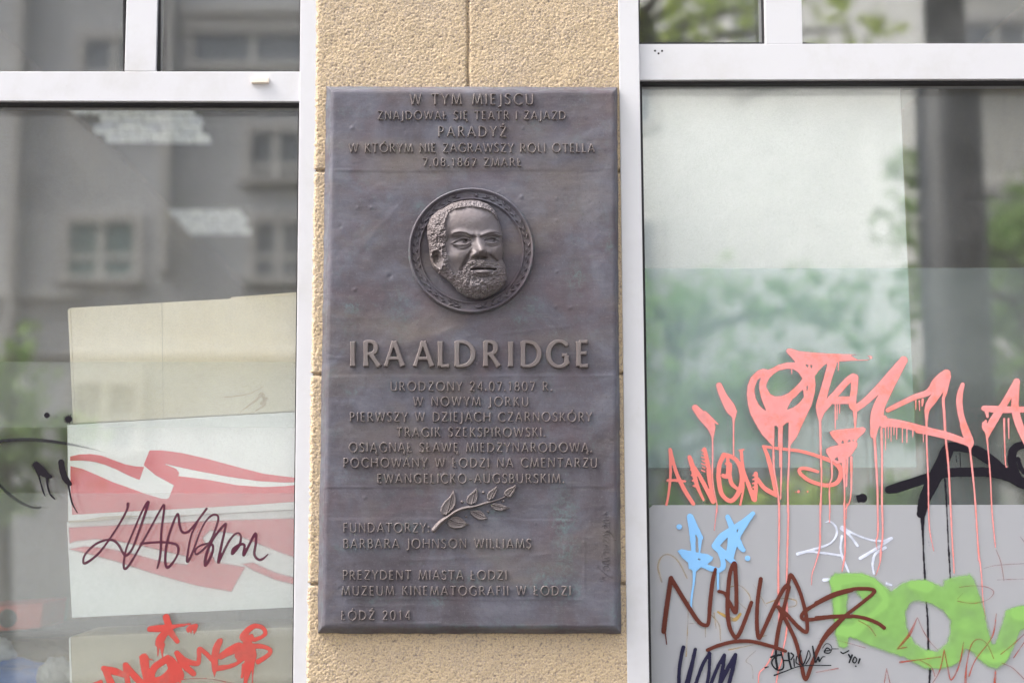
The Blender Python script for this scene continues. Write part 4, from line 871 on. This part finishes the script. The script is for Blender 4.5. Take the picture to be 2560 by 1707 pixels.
pk += SM(B_, [[(0,1140,95),(200,1040,105),(450,920,110),(700,830,130),(850,640,165),(1010,510,160)], [(1010,520,160),(960,700,170),(890,800,150),(760,980,160),(680,1120,110),(665,1300,62),(665,1430,48)], [(1040,560,115),(985,850,80),(955,960,62),(975,1250,60),(990,1540,56)],
  [(480,980,40),(480,1125,28)], [(540,980,40),(548,1150,26)], [(600,960,60),(590,1070,40)],
  [(1290,700,88),(1240,880,120),(1240,1100,122),(1290,1330,122),(1370,1520,122)],
  [(2225,650,130),(2050,960,130),(1900,1200,150),(1780,1400,150),(1720,1600,60)], [(2220,650,130),(2200,900,140),(2200,1150,150),(2290,1450,150),(2420,1720,150)], [(1660,1110,110),(1900,1130,140),(2200,1130,120),(2480,1130,110)], [(1700,1150,90),(1720,1250,60)], [(1670,1380,110),(1720,1480,110)],
  [(1640,1420,60),(1690,1330,60)]])
pk += SM(D_, [[(305,120,38),(320,350,34),(335,650,34),(342,900,30),(345,1250,28),(325,1350,22),(338,1440,14)], [(385,50,34),(392,400,32),(392,900,30),(400,1250,28),(375,1480,26),(370,1568,26)],
  [(905,0,32),(910,300,28),(925,650,26),(930,1000,22),(945,1250,22),(990,1460,16)], [(820,60,110),(900,75,100),(1130,130,95),(1330,195,84),(1400,225,84)], [(870,110,22),(870,205,16)], [(750,80,22),(748,145,16)],
  [(1115,0,34),(1130,200,34),(1160,500,30),(1185,1000,28),(1205,1400,24),(1215,1568,22)], [(1330,10,90),(1370,120,105),(1410,210,92),(1408,300,34),(1425,450,32),(1460,800,28),(1490,1250,26),(1510,1568,26)],
  [(1585,40,90),(1602,150,32),(1640,600,24),(1660,1000,24),(1700,1415,22)], [(1800,-60,32),(1805,200,26),(1818,470,22),(1838,485,16)], [(1850,-60,30),(1855,168,18)]])
pk += SM(G_, [[(1550,0,24),(1562,232,22)], [(1840,0,24),(1870,250,22),(1890,550,18),(1930,820,8)], [(1590,640,8),(1640,800,10),(1700,1000,9),(1720,1120,8)], [(740,0,24),(720,130,22),(675,262,14)], [(325,0,20),(295,205,14)]])
pk += SM(E_, [])
paint('pink_drip_tag', 'large pink dripping letters with long runs down the pane', gl_r, (1715, 865, 2600, 1722), pk, m_paint('pink_paint', (0.75, 0.285, 0.28), 0.5, 0.15, 0.05, scale=30, alt=(0.75, 0.225, 0.185)), 4,
      polys=[A_.pl(O_), A_.pl(T1)], holes=[A_.pl(h_) for h_ in HO] + [A_.pl(h_) for h_ in HO2], t=0.0003, wob=0.5, h=1.4, soft=(1.8, 0.86, 0.24, 16))
# light blue
bl = SM(E_, [[(350,125,62),(375,300,64),(385,470,46),(390,600,60)], [(355,130,62),(400,230,64),(460,345,54)], [(455,350,44),(448,500,16)], [(395,690,34),(390,800,22),(368,950,20),(362,1060,16)], [(345,620,26),(345,662,14)],
  [(740,130,50),(790,250,64),(870,430,60),(900,470,48)], [(1000,95,46),(900,190,70),(800,250,64),(680,340,84),(610,430,72)], [(985,110,50),(850,320,60),(790,470,64),(770,560,60)], [(610,430,72),(690,500,72),(770,570,60),(815,610,44)],
  [(660,470,66),(690,580,54),(690,650,54),(640,688,44)], [(640,690,26),(640,880,18)], [(780,300,80),(765,450,64),(735,530,60)], [(240,232,58)], [(945,555,58)]])
bp = [(220,480),(260,460),(400,490),(540,515),(590,545),(580,580),(525,620),(640,655),(660,700),(560,690),(465,650),(400,705),(350,665),(330,600),(270,550)]
paint('blue_tag', 'light blue letters with round dots on the grey foil', gl_r, (1685, 1265, 1900, 1530), bl, m_paint('blue_paint', (0.225, 0.47, 0.80), 0.5, var=0.03), 5, polys=[E_.pl(bp)], holes=[E_.pl([(428,555),(460,570),(455,576),(432,568)])])
# green spray
gp = [(120,310),(200,210),(330,210),(520,210),(680,270),(790,360),(850,410),(960,330),(1080,290),(1240,285),(1380,340),(1420,360),(1430,300),(1520,260),(1600,245),(1690,240),(1740,215),(1790,260),(1830,340),(1880,500),(1930,700),(1980,900),(2010,1010),(2080,800),(2130,640),(2250,590),(2352,575),(2520,600),(2520,850),(2330,900),(2240,1120),(2160,1260),(2050,1340),(1930,1310),(1810,1220),(1760,1150),(1700,1120),(1650,1240),(1540,1310),(1400,1340),(1230,1330),(1100,1270),(980,1200),(850,1160),(650,1090),(480,1020),(390,980),(380,1080),(310,1110),(240,1080),(200,950),(170,700),(150,400)]
gh = [[(385,460),(430,450),(470,500),(500,540),(370,700),(375,560)], [(1030,680),(1080,590),(1160,565),(1290,600),(1420,670),(1500,780),(1500,900),(1450,1020),(1360,1090),(1250,1080),(1150,1020),(1080,920),(1040,800)]]
gd = SM(G_, [[(200,330,140),(500,280,120),(680,340,100),(780,560,100),(620,720,90),(420,880,160),(280,880,150)], [(240,300,100),(250,900,60)], [(1100,360,140),(1260,380,150)], [(1900,1170,100),(2020,1200,120),(2130,1150,120)], [(2300,680,180),(2450,700,160)], [(1290,1140,110)]])
paint('green_spray_tag', 'broad translucent green spray letters', gl_r, (2050, 1405, 2600, 1700), [], m_paint('green_spray', (0.225, 0.44, 0.12), 0.55, var=0.06), 6, polys=[G_.pl(gp)], holes=[G_.pl(h_) for h_ in gh], soft=(10.0, 0.60, 0.36, 34), wob=2.2, t=0.0001, dark=gd)
# rust scratches
ru = SM(G_, [[(1145,735,12),(1060,920,40),(920,1090,20)],[(920,1090,20),(1030,1070,16)],[(1150,740,14),(1210,880,16),(1290,1010,14),(1370,1095,14)],[(950,1240,30),(1180,1210,16),(1410,1180,18)],[(1170,1215,14),(1300,1290,16),(1345,1400,16)],
  [(1310,1490,14),(1400,1330,20),(1450,1100,16)],[(1450,1100,14),(1490,1300,20),(1530,1440,24),(1620,1270,24),(1670,1010,14)],[(1690,1490,40),(1700,1300,24),(1750,1060,18),(1830,980,14),(1930,1030,14),(2010,1200,16)],[(1730,1400,24),(1800,1220,18),(1950,1020,16),(2010,900,24),(2040,690,14)],
  [(2090,1150,16),(2250,1020,16),(2400,880,16)],[(2235,1190,20),(2400,950,16)],[(2100,1250,14),(2230,1310,16),(2400,1480,20)],[(1620,395,14),(1750,378,12),(1900,385,14),(1990,420,16),(2005,470,14),(1930,540,14),(1770,575,14),(1600,550,14)],[(1600,525,10),(1660,460,10)],
  [(2035,-30,12),(2090,110,14),(2125,320,14)],[(1890,185,8),(2050,145,12),(2450,122,10)],[(2050,310,12),(2450,298,10)],[(800,1310,16),(770,1490,16)],[(800,1320,16),(840,1490,16)],[(0,1355,14),(250,1310,20)],[(480,770,14),(600,840,16),(675,940,18)],[(0,970,8),(200,985,8),(420,1040,12),(560,1080,14)],[(2020,1490,40),(2030,1340,24)]])
ru += SM(D_, [[(1985,1295,14),(2029,1350,14),(2100,1450,10)]])
paint('rust_scratch_tag', 'thin rust red pen letters over the green spray', gl_r, (2030, 1330, 2600, 1720), ru, m_paint('rust_paint', (0.34, 0.055, 0.03), 0.5), 7, soft=(1.5, 0.30, 0.75, 20), wob=0.25, h=1.2)
# brown name
br = SM(F_, [[(92,850,60),(130,550,58),(180,212,58)], [(180,212,54),(330,460,54),(500,720,52),(590,778,46),(630,740,46),(650,500,50),(680,250,50),(712,108,40)], [(110,860,16),(128,1005,12)],
  [(755,372,44),(830,400,42),(880,500,46),(955,620,52),(965,400,48),(955,150,50),(940,35,52),(890,150,50),(862,400,50),(860,650,52),(890,820,50),(955,922,48),(1010,860,50),(1090,660,50),(1145,505,46)],
  [(1258,222,50),(1220,480,48),(1210,750,48),(1230,922,50),(1270,880,48),(1360,680,52),(1470,450,50),(1560,305,50),(1600,320,40)], [(1595,325,48),(1540,550,46),(1480,780,50),(1450,950,50),(1440,1055,48)],
  [(1468,560,48),(1580,660,48),(1700,790,50),(1800,860,46),(1815,780,46),(1790,600,46),(1720,360,46),(1625,180,50),(1595,240,46),(1575,330,44)], [(1468,560,46),(1580,760,48),(1680,980,48),(1740,1230,48),(1795,1425,48),(1880,1220,48),(1990,980,46),(2150,800,44),(2300,640,44)],
  [(2350,360,40),(2150,420,40),(1950,510,42),(1800,600,50),(1745,670,46),(1785,710,44),(1900,705,44),(2100,680,42),(2350,672,42)], [(620,1075,46),(750,1020,46),(950,972,46),(1150,972,46),(1350,1020,46),(1480,1060,44),(1555,1088,40)]])
br += SM(G_, [[(60,1010,44),(150,880,44),(300,740,42),(480,600,42),(640,470,42),(652,425,42),(560,410,42),(400,418,40),(200,470,40),(0,570,40)], [(0,738,40),(200,722,40),(400,718,40),(560,745,42),(700,800,44),(770,852,44)]])
paint('brown_name_tag', 'dark brown marker lettering with an arc beneath', gl_r, (1645, 1395, 2220, 1712), br, m_paint('brown_marker', (0.105, 0.030, 0.022), 0.4, var=0.06), 8, wob=0.35, h=1.2)
nv = SM(F_, [[(330,1040,48),(310,1120,46),(280,1300,44),(275,1500,44)], [(472,1065,44),(430,1250,52),(370,1500,70)], [(645,1118,46),(560,1250,44),(470,1500,44)], [(640,1112,46),(640,1300,40),(612,1500,44)], [(820,1135,44),(740,1280,44),(650,1500,44)], [(820,1135,44),(800,1300,50),(770,1480,56)], [(952,1132,48),(870,1280,52),(780,1450,54)], [(955,1132,46),(920,1300,50),(865,1520,46)]])
paint('navy_marker_tag', 'navy blue marker letters cut by the lower edge', gl_r, (1685, 1605, 1860, 1722), nv, m_paint('navy_marker', (0.018, 0.017, 0.045), 0.4), 9, wob=0.5, h=1.2)
sb = SM(F_, [[(1440,1085,26),(1440,1180,28),(1455,1290,28)], [(1380,1160,26),(1440,1142,30),(1510,1130,22)], [(1470,1130,20),(1400,1190,20),(1395,1250,20),(1450,1310,20),(1520,1300,20),(1530,1220,18),(1500,1100,18)], [(1590,1110,26),(1600,1200,26),(1622,1290,22)], [(1540,1200,18),(1600,1200,18)], [(1620,1110,20),(1650,1140,20),(1620,1190,18)],
  [(1655,1180,16),(1660,1270,16)], [(1690,1150,16),(1680,1220,16),(1720,1250,14)], [(1740,1080,14),(1720,1180,16),(1760,1250,20),(1800,1180,16),(1830,1080,14),(1850,1150,14),(1800,1240,18)], [(1880,1030,20),(1900,1150,24),(1910,1220,20)], [(1920,1220,18),(1950,1160,20),(1960,1210,18),(1995,1160,16),(2030,1155,10)],
  [(1310,1285,20),(1350,1275,12)], [(1420,1378,20),(1550,1330,16),(1750,1265,13),(2100,1258,12)], [(2000,1050,10),(2040,1000,11),(2090,1010,11),(2110,1060,11),(2080,1110,15),(2020,1100,15),(2050,1050,18),(2090,1075,15),(2030,1085,13)], [(2110,1060,13),(2190,1060,9)]])
sb += SM(G_, [[(370,1155,20),(390,1190,20)], [(408,1160,22),(375,1245,18)], [(430,1190,17),(415,1230,17),(440,1248,15),(462,1210,15),(440,1180,15)], [(495,1205,22),(480,1250,20)], [(450,1285,20)], [(280,1125,16),(310,1140,16),(370,1110,16)]])
paint('black_pen_tag', 'small black pen writing ending in YO!', gl_r, (1905, 1600, 2170, 1700), sb, m_paint('black_pen', (0.012, 0.014, 0.018), 0.4), 10, wob=0.2, h=0.9)

# left pane
pu = SM(L1, [[(632,130,36),(620,200,30),(540,350,28),(430,520,28),(300,690,30),(170,792,34),(128,790,30),(150,700,28),(260,590,30),(380,540,30),(470,545,34),(530,600,34),(580,690,34),(620,710,34),(680,640,30),(740,490,30),(862,125,36),(800,200,28),(690,450,26),(610,650,28),(585,820,32),(608,862,34),(680,770,30),(850,470,28),(1010,180,28),(1042,152,28),(1035,250,30),(1010,450,32),(1000,700,32),(965,855,26)],
  [(780,580,30),(950,565,30),(1100,570,30),(1190,600,34),(1200,680,30),(1150,780,30),(1080,850,36),(1055,780,34),(1065,620,34),(1110,440,32),(1192,245,30),(1215,360,34),(1240,440,34),(1290,455,32),(1360,400,30),(1522,185,30)],
  [(1420,330,26),(1350,480,24),(1310,680,28),(1305,782,36),(1360,690,28),(1440,470,24),(1510,330,24),(1590,256,28),(1650,270,28),(1640,360,30),(1560,560,30),(1430,690,28),(1390,680,26),(1420,620,24),(1520,580,28),(1590,600,34),(1580,700,34),(1508,825,38),(1520,700,38),(1600,520,32),(1722,368,34),(1735,390,30),(1690,600,34),(1655,785,38),(1690,720,34),(1790,530,30),(1870,460,26),(1910,500,28),(1890,600,34),(1815,695,34),(1825,640,38),(1900,590,34),(1950,600,34),(1940,710,36),(2000,600,34),(2072,468,36),(2080,560,34),(2062,700,34),(2110,760,34),(2160,750,30),(2215,700,18)]])
paint('purple_marker_tag', 'dark purple looping marker signature across the printed box', gl_l, (195, 1240, 690, 1435), pu, m_paint('purple_marker', (0.075, 0.018, 0.036), 0.4, var=0.15), 0, wob=0.25, h=1.1, soft=(1.0, 0.85, 0.3, 14))
rd = SM(L2, [[(920,200,90),(950,300,92),(940,370,92)], [(730,335,80),(900,325,90),(1050,300,50),(1200,275,26)], [(1270,300,62),(1190,330,72),(1180,370,30)], [(1260,330,60),(1245,405,16)], [(1210,350,40),(1212,400,14)], [(900,390,90),(850,460,110),(830,510,90)], [(830,520,50),(820,650,16)], [(870,520,80),(870,600,40),(878,680,24)], [(970,370,90),(1050,480,66)],
  [(180,800,72),(300,830,92),(420,870,80)], [(190,800,72),(260,950,100),(300,1090,100)], [(440,760,70),(450,860,80),(470,980,70)], [(450,760,70),(540,880,90),(660,1000,90)], [(660,680,120),(670,780,110),(690,900,100),(700,1090,90)],
  [(940,680,90),(800,770,90),(750,860,90),(770,930,80),(860,930,90),(960,850,100),(1000,780,100),(940,700,90)], [(960,700,110),(1030,820,160),(1050,900,130),(860,950,90)], [(1050,622,78),(1130,700,80),(1260,740,70),(1302,720,60),(1308,580,64),(1350,590,60),(1450,690,66)], [(1060,640,80),(1130,760,90),(1240,860,74)],
  [(1550,480,80),(1510,560,92),(1490,680,92),(1490,790,76),(1485,900,14)], [(1510,800,80),(1650,780,60),(1750,740,50),(1800,700,60)], [(1560,660,80),(1680,590,110),(1780,560,140),(1800,640,160)],
  [(1830,430,110),(1880,350,80),(1960,300,66),(2050,320,60),(2084,380,60),(2040,430,50),(1950,460,60),(1920,420,60)], [(1860,440,110),(1890,560,130),(1910,640,150),(1880,800,100),(1850,980,50),(1840,1090,30)], [(1950,640,60),(1940,800,30),(1930,1000,20)], [(1900,540,80),(2050,540,60),(2140,580,60),(2120,640,60),(2000,720,68)], [(1830,760,50),(1810,900,36)],
  [(740,965,24),(950,950,18),(1200,920,14),(1450,925,14),(1720,980,14)], [(60,1010,90),(150,960,58)], [(490,960,30),(490,1060,20)], [(1085,920,36),(1080,1060,30)], [(600,665,14),(650,640,30),(690,625,14)], [(720,690,30),(770,700,16)], [(1560,440,16),(1590,465,14)]])
paint('red_brush_tag', 'red dripping brush letters and star at the bottom of the pane', gl_l, (215, 1520, 700, 1722), rd, m_paint('red_paint', (0.46, 0.065, 0.055), 0.45, var=0.12), 1, wob=0.9, h=1.2, soft=(1.6, 0.62, 0.62, 26))
bk2 = SM(L3, [[(-120,525,60),(0,490,60),(200,465,60),(450,465,62),(700,490,58),(885,520,50),(1100,562,34),(1300,610,18),(1400,640,8)], [(-120,960,60),(0,1065,58),(100,1160,58),(250,1270,58),(400,1340,46),(500,1352,42),(535,1345,28)]])
paint('black_marker_arc', 'two faded black marker arcs near the left edge', gl_l, (-40, 1085, 280, 1285), bk2, m_paint('faded_black', (0.02, 0.018, 0.025), 0.4), 2, wob=0.3, h=1.2, soft=(4.0, 0.45, 0.6, 60))
sp = [[(900,195,85)]] + [[(900, 195, 30), (900 + 82 * math.cos(a), 195 + 72 * math.sin(a), 5)] for a in (1.9, 2.3, 2.7, 3.1, 3.6, 4.1, 4.6, 5.1, 1.4)]
dp = SM(L3, [[(612,145,74)], [(480,800,95),(540,870,110),(600,920,80),(660,945,46)], [(490,860,60),(515,960,24),(560,1130,22),(590,1198,16)], [(610,930,40),(625,1080,24),(660,1180,26),(715,1235,18)], [(800,760,82),(820,880,84),(860,980,84),(910,1040,60)], [(895,1060,30),(920,1200,22),(950,1310,22),(1010,1415,14)]] + sp)
dp += SM(L3, [[(470, 800, 30), (470 + 62 * math.cos(a), 800 + 62 * math.sin(a), 7)] for a in (2.2, 2.6, 3.0, 3.4, 3.9, 4.4, 4.9)])
paint('black_drip_mark', 'black dripping paint marks and two dots left of the boxes', gl_l, (75, 1010, 205, 1290), dp, m_paint('black_drip', (0.016, 0.013, 0.018), 0.35), 3, wob=0.5, h=0.9)

# ------------------------------------------------------------------ the other side of the street (seen mirrored in the panes)
LB = 16.0
def m_facade(name, c0, c1):
    n = N(name); co = n.co(); c = n.mix(n.ramp(n.noise(0.9, 6, 0.7, vec=V3(n, co, (1.6, 1.6, .5))), [(0.35, 0), (0.7, 1)]), c0, c1)
    return n.done(n.bsdf(Base_Color=c, Roughness=0.9, Specular_IOR_Level=0.2))
M_GREY = m_facade('grey_street_render', (0.68, 0.70, 0.735), (0.78, 0.795, 0.82)); M_CREAM = m_facade('cream_street_render', (0.78, 0.78, 0.74), (0.84, 0.84, 0.81))
M_TRIM = m_plain('grey_trim', (0.70, 0.69, 0.68), 0.8); M_WGLASS = m_plain('street_window_glass', (0.28, 0.31, 0.35), 0.12, 0.2, 2, spec=1.0); M_TEAL = m_plain('teal_blind', (0.26, 0.36, 0.37), 0.5)
M_WHITE = m_plain('white_gloss', (0.78, 0.78, 0.76), 0.5)
def far_building(name, label, x0, x1, m, wins, L=LB, H=10.2):
    o = empty(name, label, 'building')
    MB().box(x0, x1, -L - 8, -L, 0.0, H).build('wall', m, o)
    MB().box(x0, x1, -L + .002, -L + .35, H - .5, H - .1).build('cornice', M_TRIM, o)
    for (a, b2, z0, z1, mg) in wins:
        f = MB()
        t = .07
        f.box(a - .12, b2 + .12, -L + .003, -L + .07, z1, z1 + .14); f.box(a - .12, a, -L + .003, -L + .07, z0, z1 - .002); f.box(b2, b2 + .12, -L + .003, -L + .07, z0, z1 - .002)
        wv = f.build('window', M_TRIM, o)
        s_ = MB(); s_.box(a - .16, b2 + .16, -L + .003, -L + .16, z0 - .1, z0 - .003); s_.build('sill', M_TRIM, wv)
        MB().box(a + .002, b2 - .002, -L + .002, -L + .02, z0 + .002, z1 - .004).build('pane', mg, wv)
        cbar = MB(); mx = (a + b2) / 2; cbar.box(mx - .05, mx + .05, -L + .022, -L + .045, z0, z1 - .003); cbar.box(a, mx - .053, -L + .022, -L + .04, z1 - .5, z1 - .43); cbar.box(mx + .053, b2, -L + .022, -L + .04, z1 - .5, z1 - .43); cbar.build('frame', M_WHITE, wv)
    return o
def wr_(pa, pb, ya, yb, m=None): return (RX(pa, LB), RX(pb, LB), RZ(yb, LB), RZ(ya, LB), m or M_WGLASS)
wins = [wr_(192, 340, 100, 262), wr_(165, 326, 556, 690, M_TEAL), wr_(636, 752, 556, 690), wr_(-330, -180, 100, 262), wr_(-330, -180, 556, 690), wr_(470, 770, 84, 158), wr_(880, 1060, 100, 262), wr_(880, 1060, 556, 690), wr_(-700, -560, 556, 690), wr_(620, 745, 330, 440), wr_(880, 1060, 960, 1120), wr_(-330, -180, 960, 1120), wr_(190, 340, 960, 1120)]
gb = far_building('grey_building', 'weathered grey apartment building across the street with bays and window rows', -22, RX(1160, LB), M_GREY, wins)
for (a, b2, y0, y1, d_) in ((430, 770, 24, 40, .16), (430, 770, 44, 82, .10), (-200, 205, 731, 744, .14), (600, 760, 695, 712, .15), (-700, 1160, 880, 892, .1)):
    MB().box(RX(a, LB), RX(b2, LB), -LB + .002, -LB + d_, RZ(y1, LB), RZ(y0, LB)).build('ledge', M_WHITE if y0 == 731 else M_TRIM, gb)
MB().box(RX(395, LB), RX(420, LB), -LB + .002, -LB + .25, RZ(680, LB), RZ(-300, LB)).build('pilaster', M_TRIM, gb)
MB().box(RX(18, LB), RX(40, LB), -LB + .002, -LB + .25, RZ(880, LB), RZ(-300, LB)).build('pilaster', M_TRIM, gb)
wc = [wr_(2448, 2600, 60, 190), wr_(2448, 2600, 480, 620), wr_(2800, 2950, 60, 190), wr_(2448, 2600, -320, -200), wr_(2448, 2600, 900, 1060), wr_(2800, 2950, 480, 620)]
far_building('cream_building', 'pale cream building standing behind the lamp post across the road', RX(2420, LB), 24, M_CREAM, wc)
# added pale house, face slanted to the sun to brighten the mirrored view
ob = empty('added_bright_house', 'added pale house, its face slanted to the sun to brighten the reflection behind the street trees', 'building')
fa, fb_ = Vector((RX(1160, LB) + .6, -26.5, 0)), Vector((RX(2420, LB) - .02, -16.4, 0)); dx = (fb_ - fa).normalized(); nv = Vector((-dx.y, dx.x, 0))
def obx(u0, u1, d0, d1, z0, z1):
    c_ = [fa + dx * u0 + nv * d1, fa + dx * u1 + nv * d1, fa + dx * u1 + nv * d0, fa + dx * u0 + nv * d0]
    up_ = lambda c, z: Vector((c.x, c.y, z))
    return MB().add([up_(c, z0) for c in c_] + [up_(c, z1) for c in c_], [(3, 2, 1, 0), (4, 5, 6, 7), (0, 1, 5, 4), (1, 2, 6, 5), (2, 3, 7, 6), (3, 0, 4, 7)])
UL = (fb_ - fa).length
obx(0, UL, -5, 0, 0, 12.5).build('wall', m_facade('added_house_render', (0.60, 0.61, 0.60), (0.66, 0.67, 0.655)), ob); obx(0, UL, .002, .35, 12.0, 12.45).build('cornice', M_TRIM, ob); obx(0, UL, .002, .1, 0, .9).build('plinth', M_TRIM, ob)
for z0 in (1.6, 5.0, 8.4):
    for u0 in (1.2, 4.4, 7.6):
        if z0 == 5.0 and u0 == 7.6: continue
        wv = obx(u0 - .12, u0 + 1.22, .002, .06, z0 - .12, z0 + 1.72).build('window', M_WHITE, ob); obx(u0, u0 + 1.1, .062, .07, z0, z0 + 1.6).build('pane', M_WGLASS, wv)

M_LEAFS = []
for nm, c0 in (('leaf_green', (0.25, 0.42, 0.10)), ('leaf_yellow_green', (0.54, 0.66, 0.14))):
    n = N(nm); rnd = n.n('ObjectInfo').outputs['Random']; c = n.mix(n.noise(2.2, 4), [x * .7 for x in c0], [x * 1.45 for x in c0])
    d_ = n.bsdf(Base_Color=c, Roughness=0.35, Specular_IOR_Level=0.6); tl = n.n('BsdfTranslucent', {'Color': c}).outputs[0]
    M_LEAFS.append(n.done(n.n('MixShader', {0: 0.42, 1: d_, 2: tl}).outputs[0]))
M_BARK = m_plain('grey_bark', (0.09, 0.075, 0.06), 0.9, 0.35, 20, 0.5)
def tree(name, label, base, top, blobs, nleaf, ml, seed, rt=.13, group='street trees across the road', lf=.075):
    o = empty(name, label, 'tree', group=group); r = random.Random(seed)
    t = MB(); base = Vector(base); top = Vector(top); mid = base.lerp(top, .5) + Vector((r.uniform(-.15, .15), r.uniform(-.15, .15), 0))
    t.tube([base, base.lerp(mid, .5), mid, top], [rt * 1.25, rt, rt * .75, rt * .3], 10)
    for (c, R) in blobs:
        c = Vector(c); s_ = base.lerp(top, min(.95, max(.3, (c.z - R * .6 - base.z) / (top.z - base.z + 1e-6))))
        t.tube([s_, s_.lerp(c, .5) + Vector((0, 0, .1)), c], [rt * .42, rt * .28, rt * .10], 7)
    t.build('trunk', M_BARK, o, smooth=True)
    rng = np.random.default_rng(seed); tot = sum(R ** 2 for _, R in blobs); vs_ = []; 
    for (c, R) in blobs:
        k = int(nleaf * R ** 2 / tot); u = rng.normal(size=(k, 3)); u /= np.linalg.norm(u, axis=1)[:, None]; rr = R * (0.35 + 0.65 * rng.random(k) ** .45) * (0.75 + .45 * rng.random(k))
        ctr = np.array(c) + u * rr[:, None] * np.array([1, 1, .9])
        cl = rng.integers(0, max(8, k // 34), k); cc = ctr[rng.integers(0, k, cl.max() + 1)]; ctr = ctr * .18 + (cc[cl] + rng.normal(size=(k, 3)) * .12) * .82
        a = rng.normal(size=(k, 3)); a /= np.linalg.norm(a, axis=1)[:, None]; b2 = np.cross(a, rng.normal(size=(k, 3))); b2 /= np.linalg.norm(b2, axis=1)[:, None]
        sz = lf * (.6 + .8 * rng.random(k))[:, None]
        vs_.append(np.stack([ctr - a * sz, ctr + b2 * sz * .55, ctr + a * sz, ctr - b2 * sz * .55], 1).reshape(-1, 3))
    Vv = np.concatenate(vs_); mobj('crown', Vv, np.arange(len(Vv)).reshape(-1, 4), ml, o)
    return o
LT = 9.6
def bp(px, py, R, dy=0.0): return ((RX(px, LT + dy), -(LT + dy), RZ(py, LT + dy)), R)
tree('broadleaf_tree', 'tall yellow green street tree mirrored in the top corner of the right window', (RX(1500, LT), -LT, 0), (RX(1560, LT), -LT, 5.9),
     [bp(1640, -10, .72), bp(1790, -40, .80), bp(1700, 80, .55, .3), bp(1900, 20, .62, .2), bp(1500, 120, .8, .4), bp(1600, -220, 1.0), bp(2090, -30, .52, .5), bp(2160, 70, .36, .3), bp(1860, -260, .8)], 1350, M_LEAFS[1], 1)
tree('broadleaf_tree', 'dense green street tree mirrored below the paper sheet in the right window', (RX(1560, LT + 1), -(LT + 1), 0), (RX(1700, LT + 1), -(LT + 1), 3.5),
     [bp(1640, 760, .70, .8), bp(1800, 800, .60, 1.0), bp(1960, 780, .55, 1.0), bp(2130, 760, .50, .9), bp(1740, 960, .70, .8), bp(2000, 950, .50, .9), bp(2200, 930, .45, 1), bp(1620, 1080, .55, .6), bp(1860, 1090, .5, .8)], 1350, M_LEAFS[0], 2)
tree('broadleaf_tree', 'small green street tree mirrored at the right edge of the right window', (RX(2590, LT), -LT, 0), (RX(2580, LT), -LT, 3.9),
     [bp(2570, 560, .50), bp(2680, 640, .7), bp(2540, 760, .5), bp(2660, 900, .7), bp(2540, 1000, .42), bp(2300, 1010, .42, .4), bp(2285, 430, .20), bp(2295, 560, .24), bp(2280, 720, .24)], 2400, M_LEAFS[0], 3)
tree('broadleaf_tree', 'low bushy tree mirrored at the lower left of the left window', (RX(40, LT), -LT, 0), (RX(30, LT), -LT, 3.0),
     [bp(10, 900, .30), bp(-60, 960, .42), bp(60, 1000, .35), bp(130, 1100, .45), bp(-80, 1120, .5), bp(30, 1180, .5)], 800, M_LEAFS[0], 4, rt=.07)
for i, (px, lab) in enumerate(((1680, 'clipped green shrub at the pavement under the tall yellow green tree'), (2000, 'clipped green shrub at the pavement under the dense green tree'), (2330, 'clipped green shrub at the pavement beside the lamp post reflection'))):
    tree('shrub', lab, (RX(px, LT), -LT, 0), (RX(px, LT), -LT, 1.0), [bp(px - 90, 1330, .5), bp(px + 60, 1300, .45), bp(px, 1420, .6)], 1300, M_LEAFS[i % 2], 20 + i, rt=.04, group='shrubs across the road')

# lamp post on the near pavement
LPx, LPL = RX(2402, 4.0), 4.0
lp = empty('lamp_post', 'dark grey street lamp post on the near pavement, mirrored in the right window', 'lamp post')
M_POST = m_plain('dark_grey_metal', (0.028, 0.036, 0.050), 0.5, 0.2, 8)
zs = RZ(160, LPL)
MB().tube([(LPx, -LPL, 0), (LPx, -LPL, .06), (LPx, -LPL, .5), (LPx, -LPL, 1.2), (LPx, -LPL, zs - .05), (LPx, -LPL, zs)], [.21, .21, .175, .165, .152, .11], 28).build('base_column', M_POST, lp, smooth=True)
MB().tube([(LPx, -LPL, zs), (LPx, -LPL, 5.5), (LPx, -LPL, 7.6)], [.098, .085, .06], 24).build('upper_column', M_POST, lp, smooth=True)
MB().tube([(LPx, -LPL, 7.6), (LPx, -LPL - .4, 7.95), (LPx, -LPL - 1.3, 8.0)], [.055, .05, .045], 12).build('arm', M_POST, lp, smooth=True)
MB().box(LPx - .14, LPx + .14, -LPL - 1.9, -LPL - 1.25, 7.93, 8.06).build('lamp_head', M_POST, lp, .02)
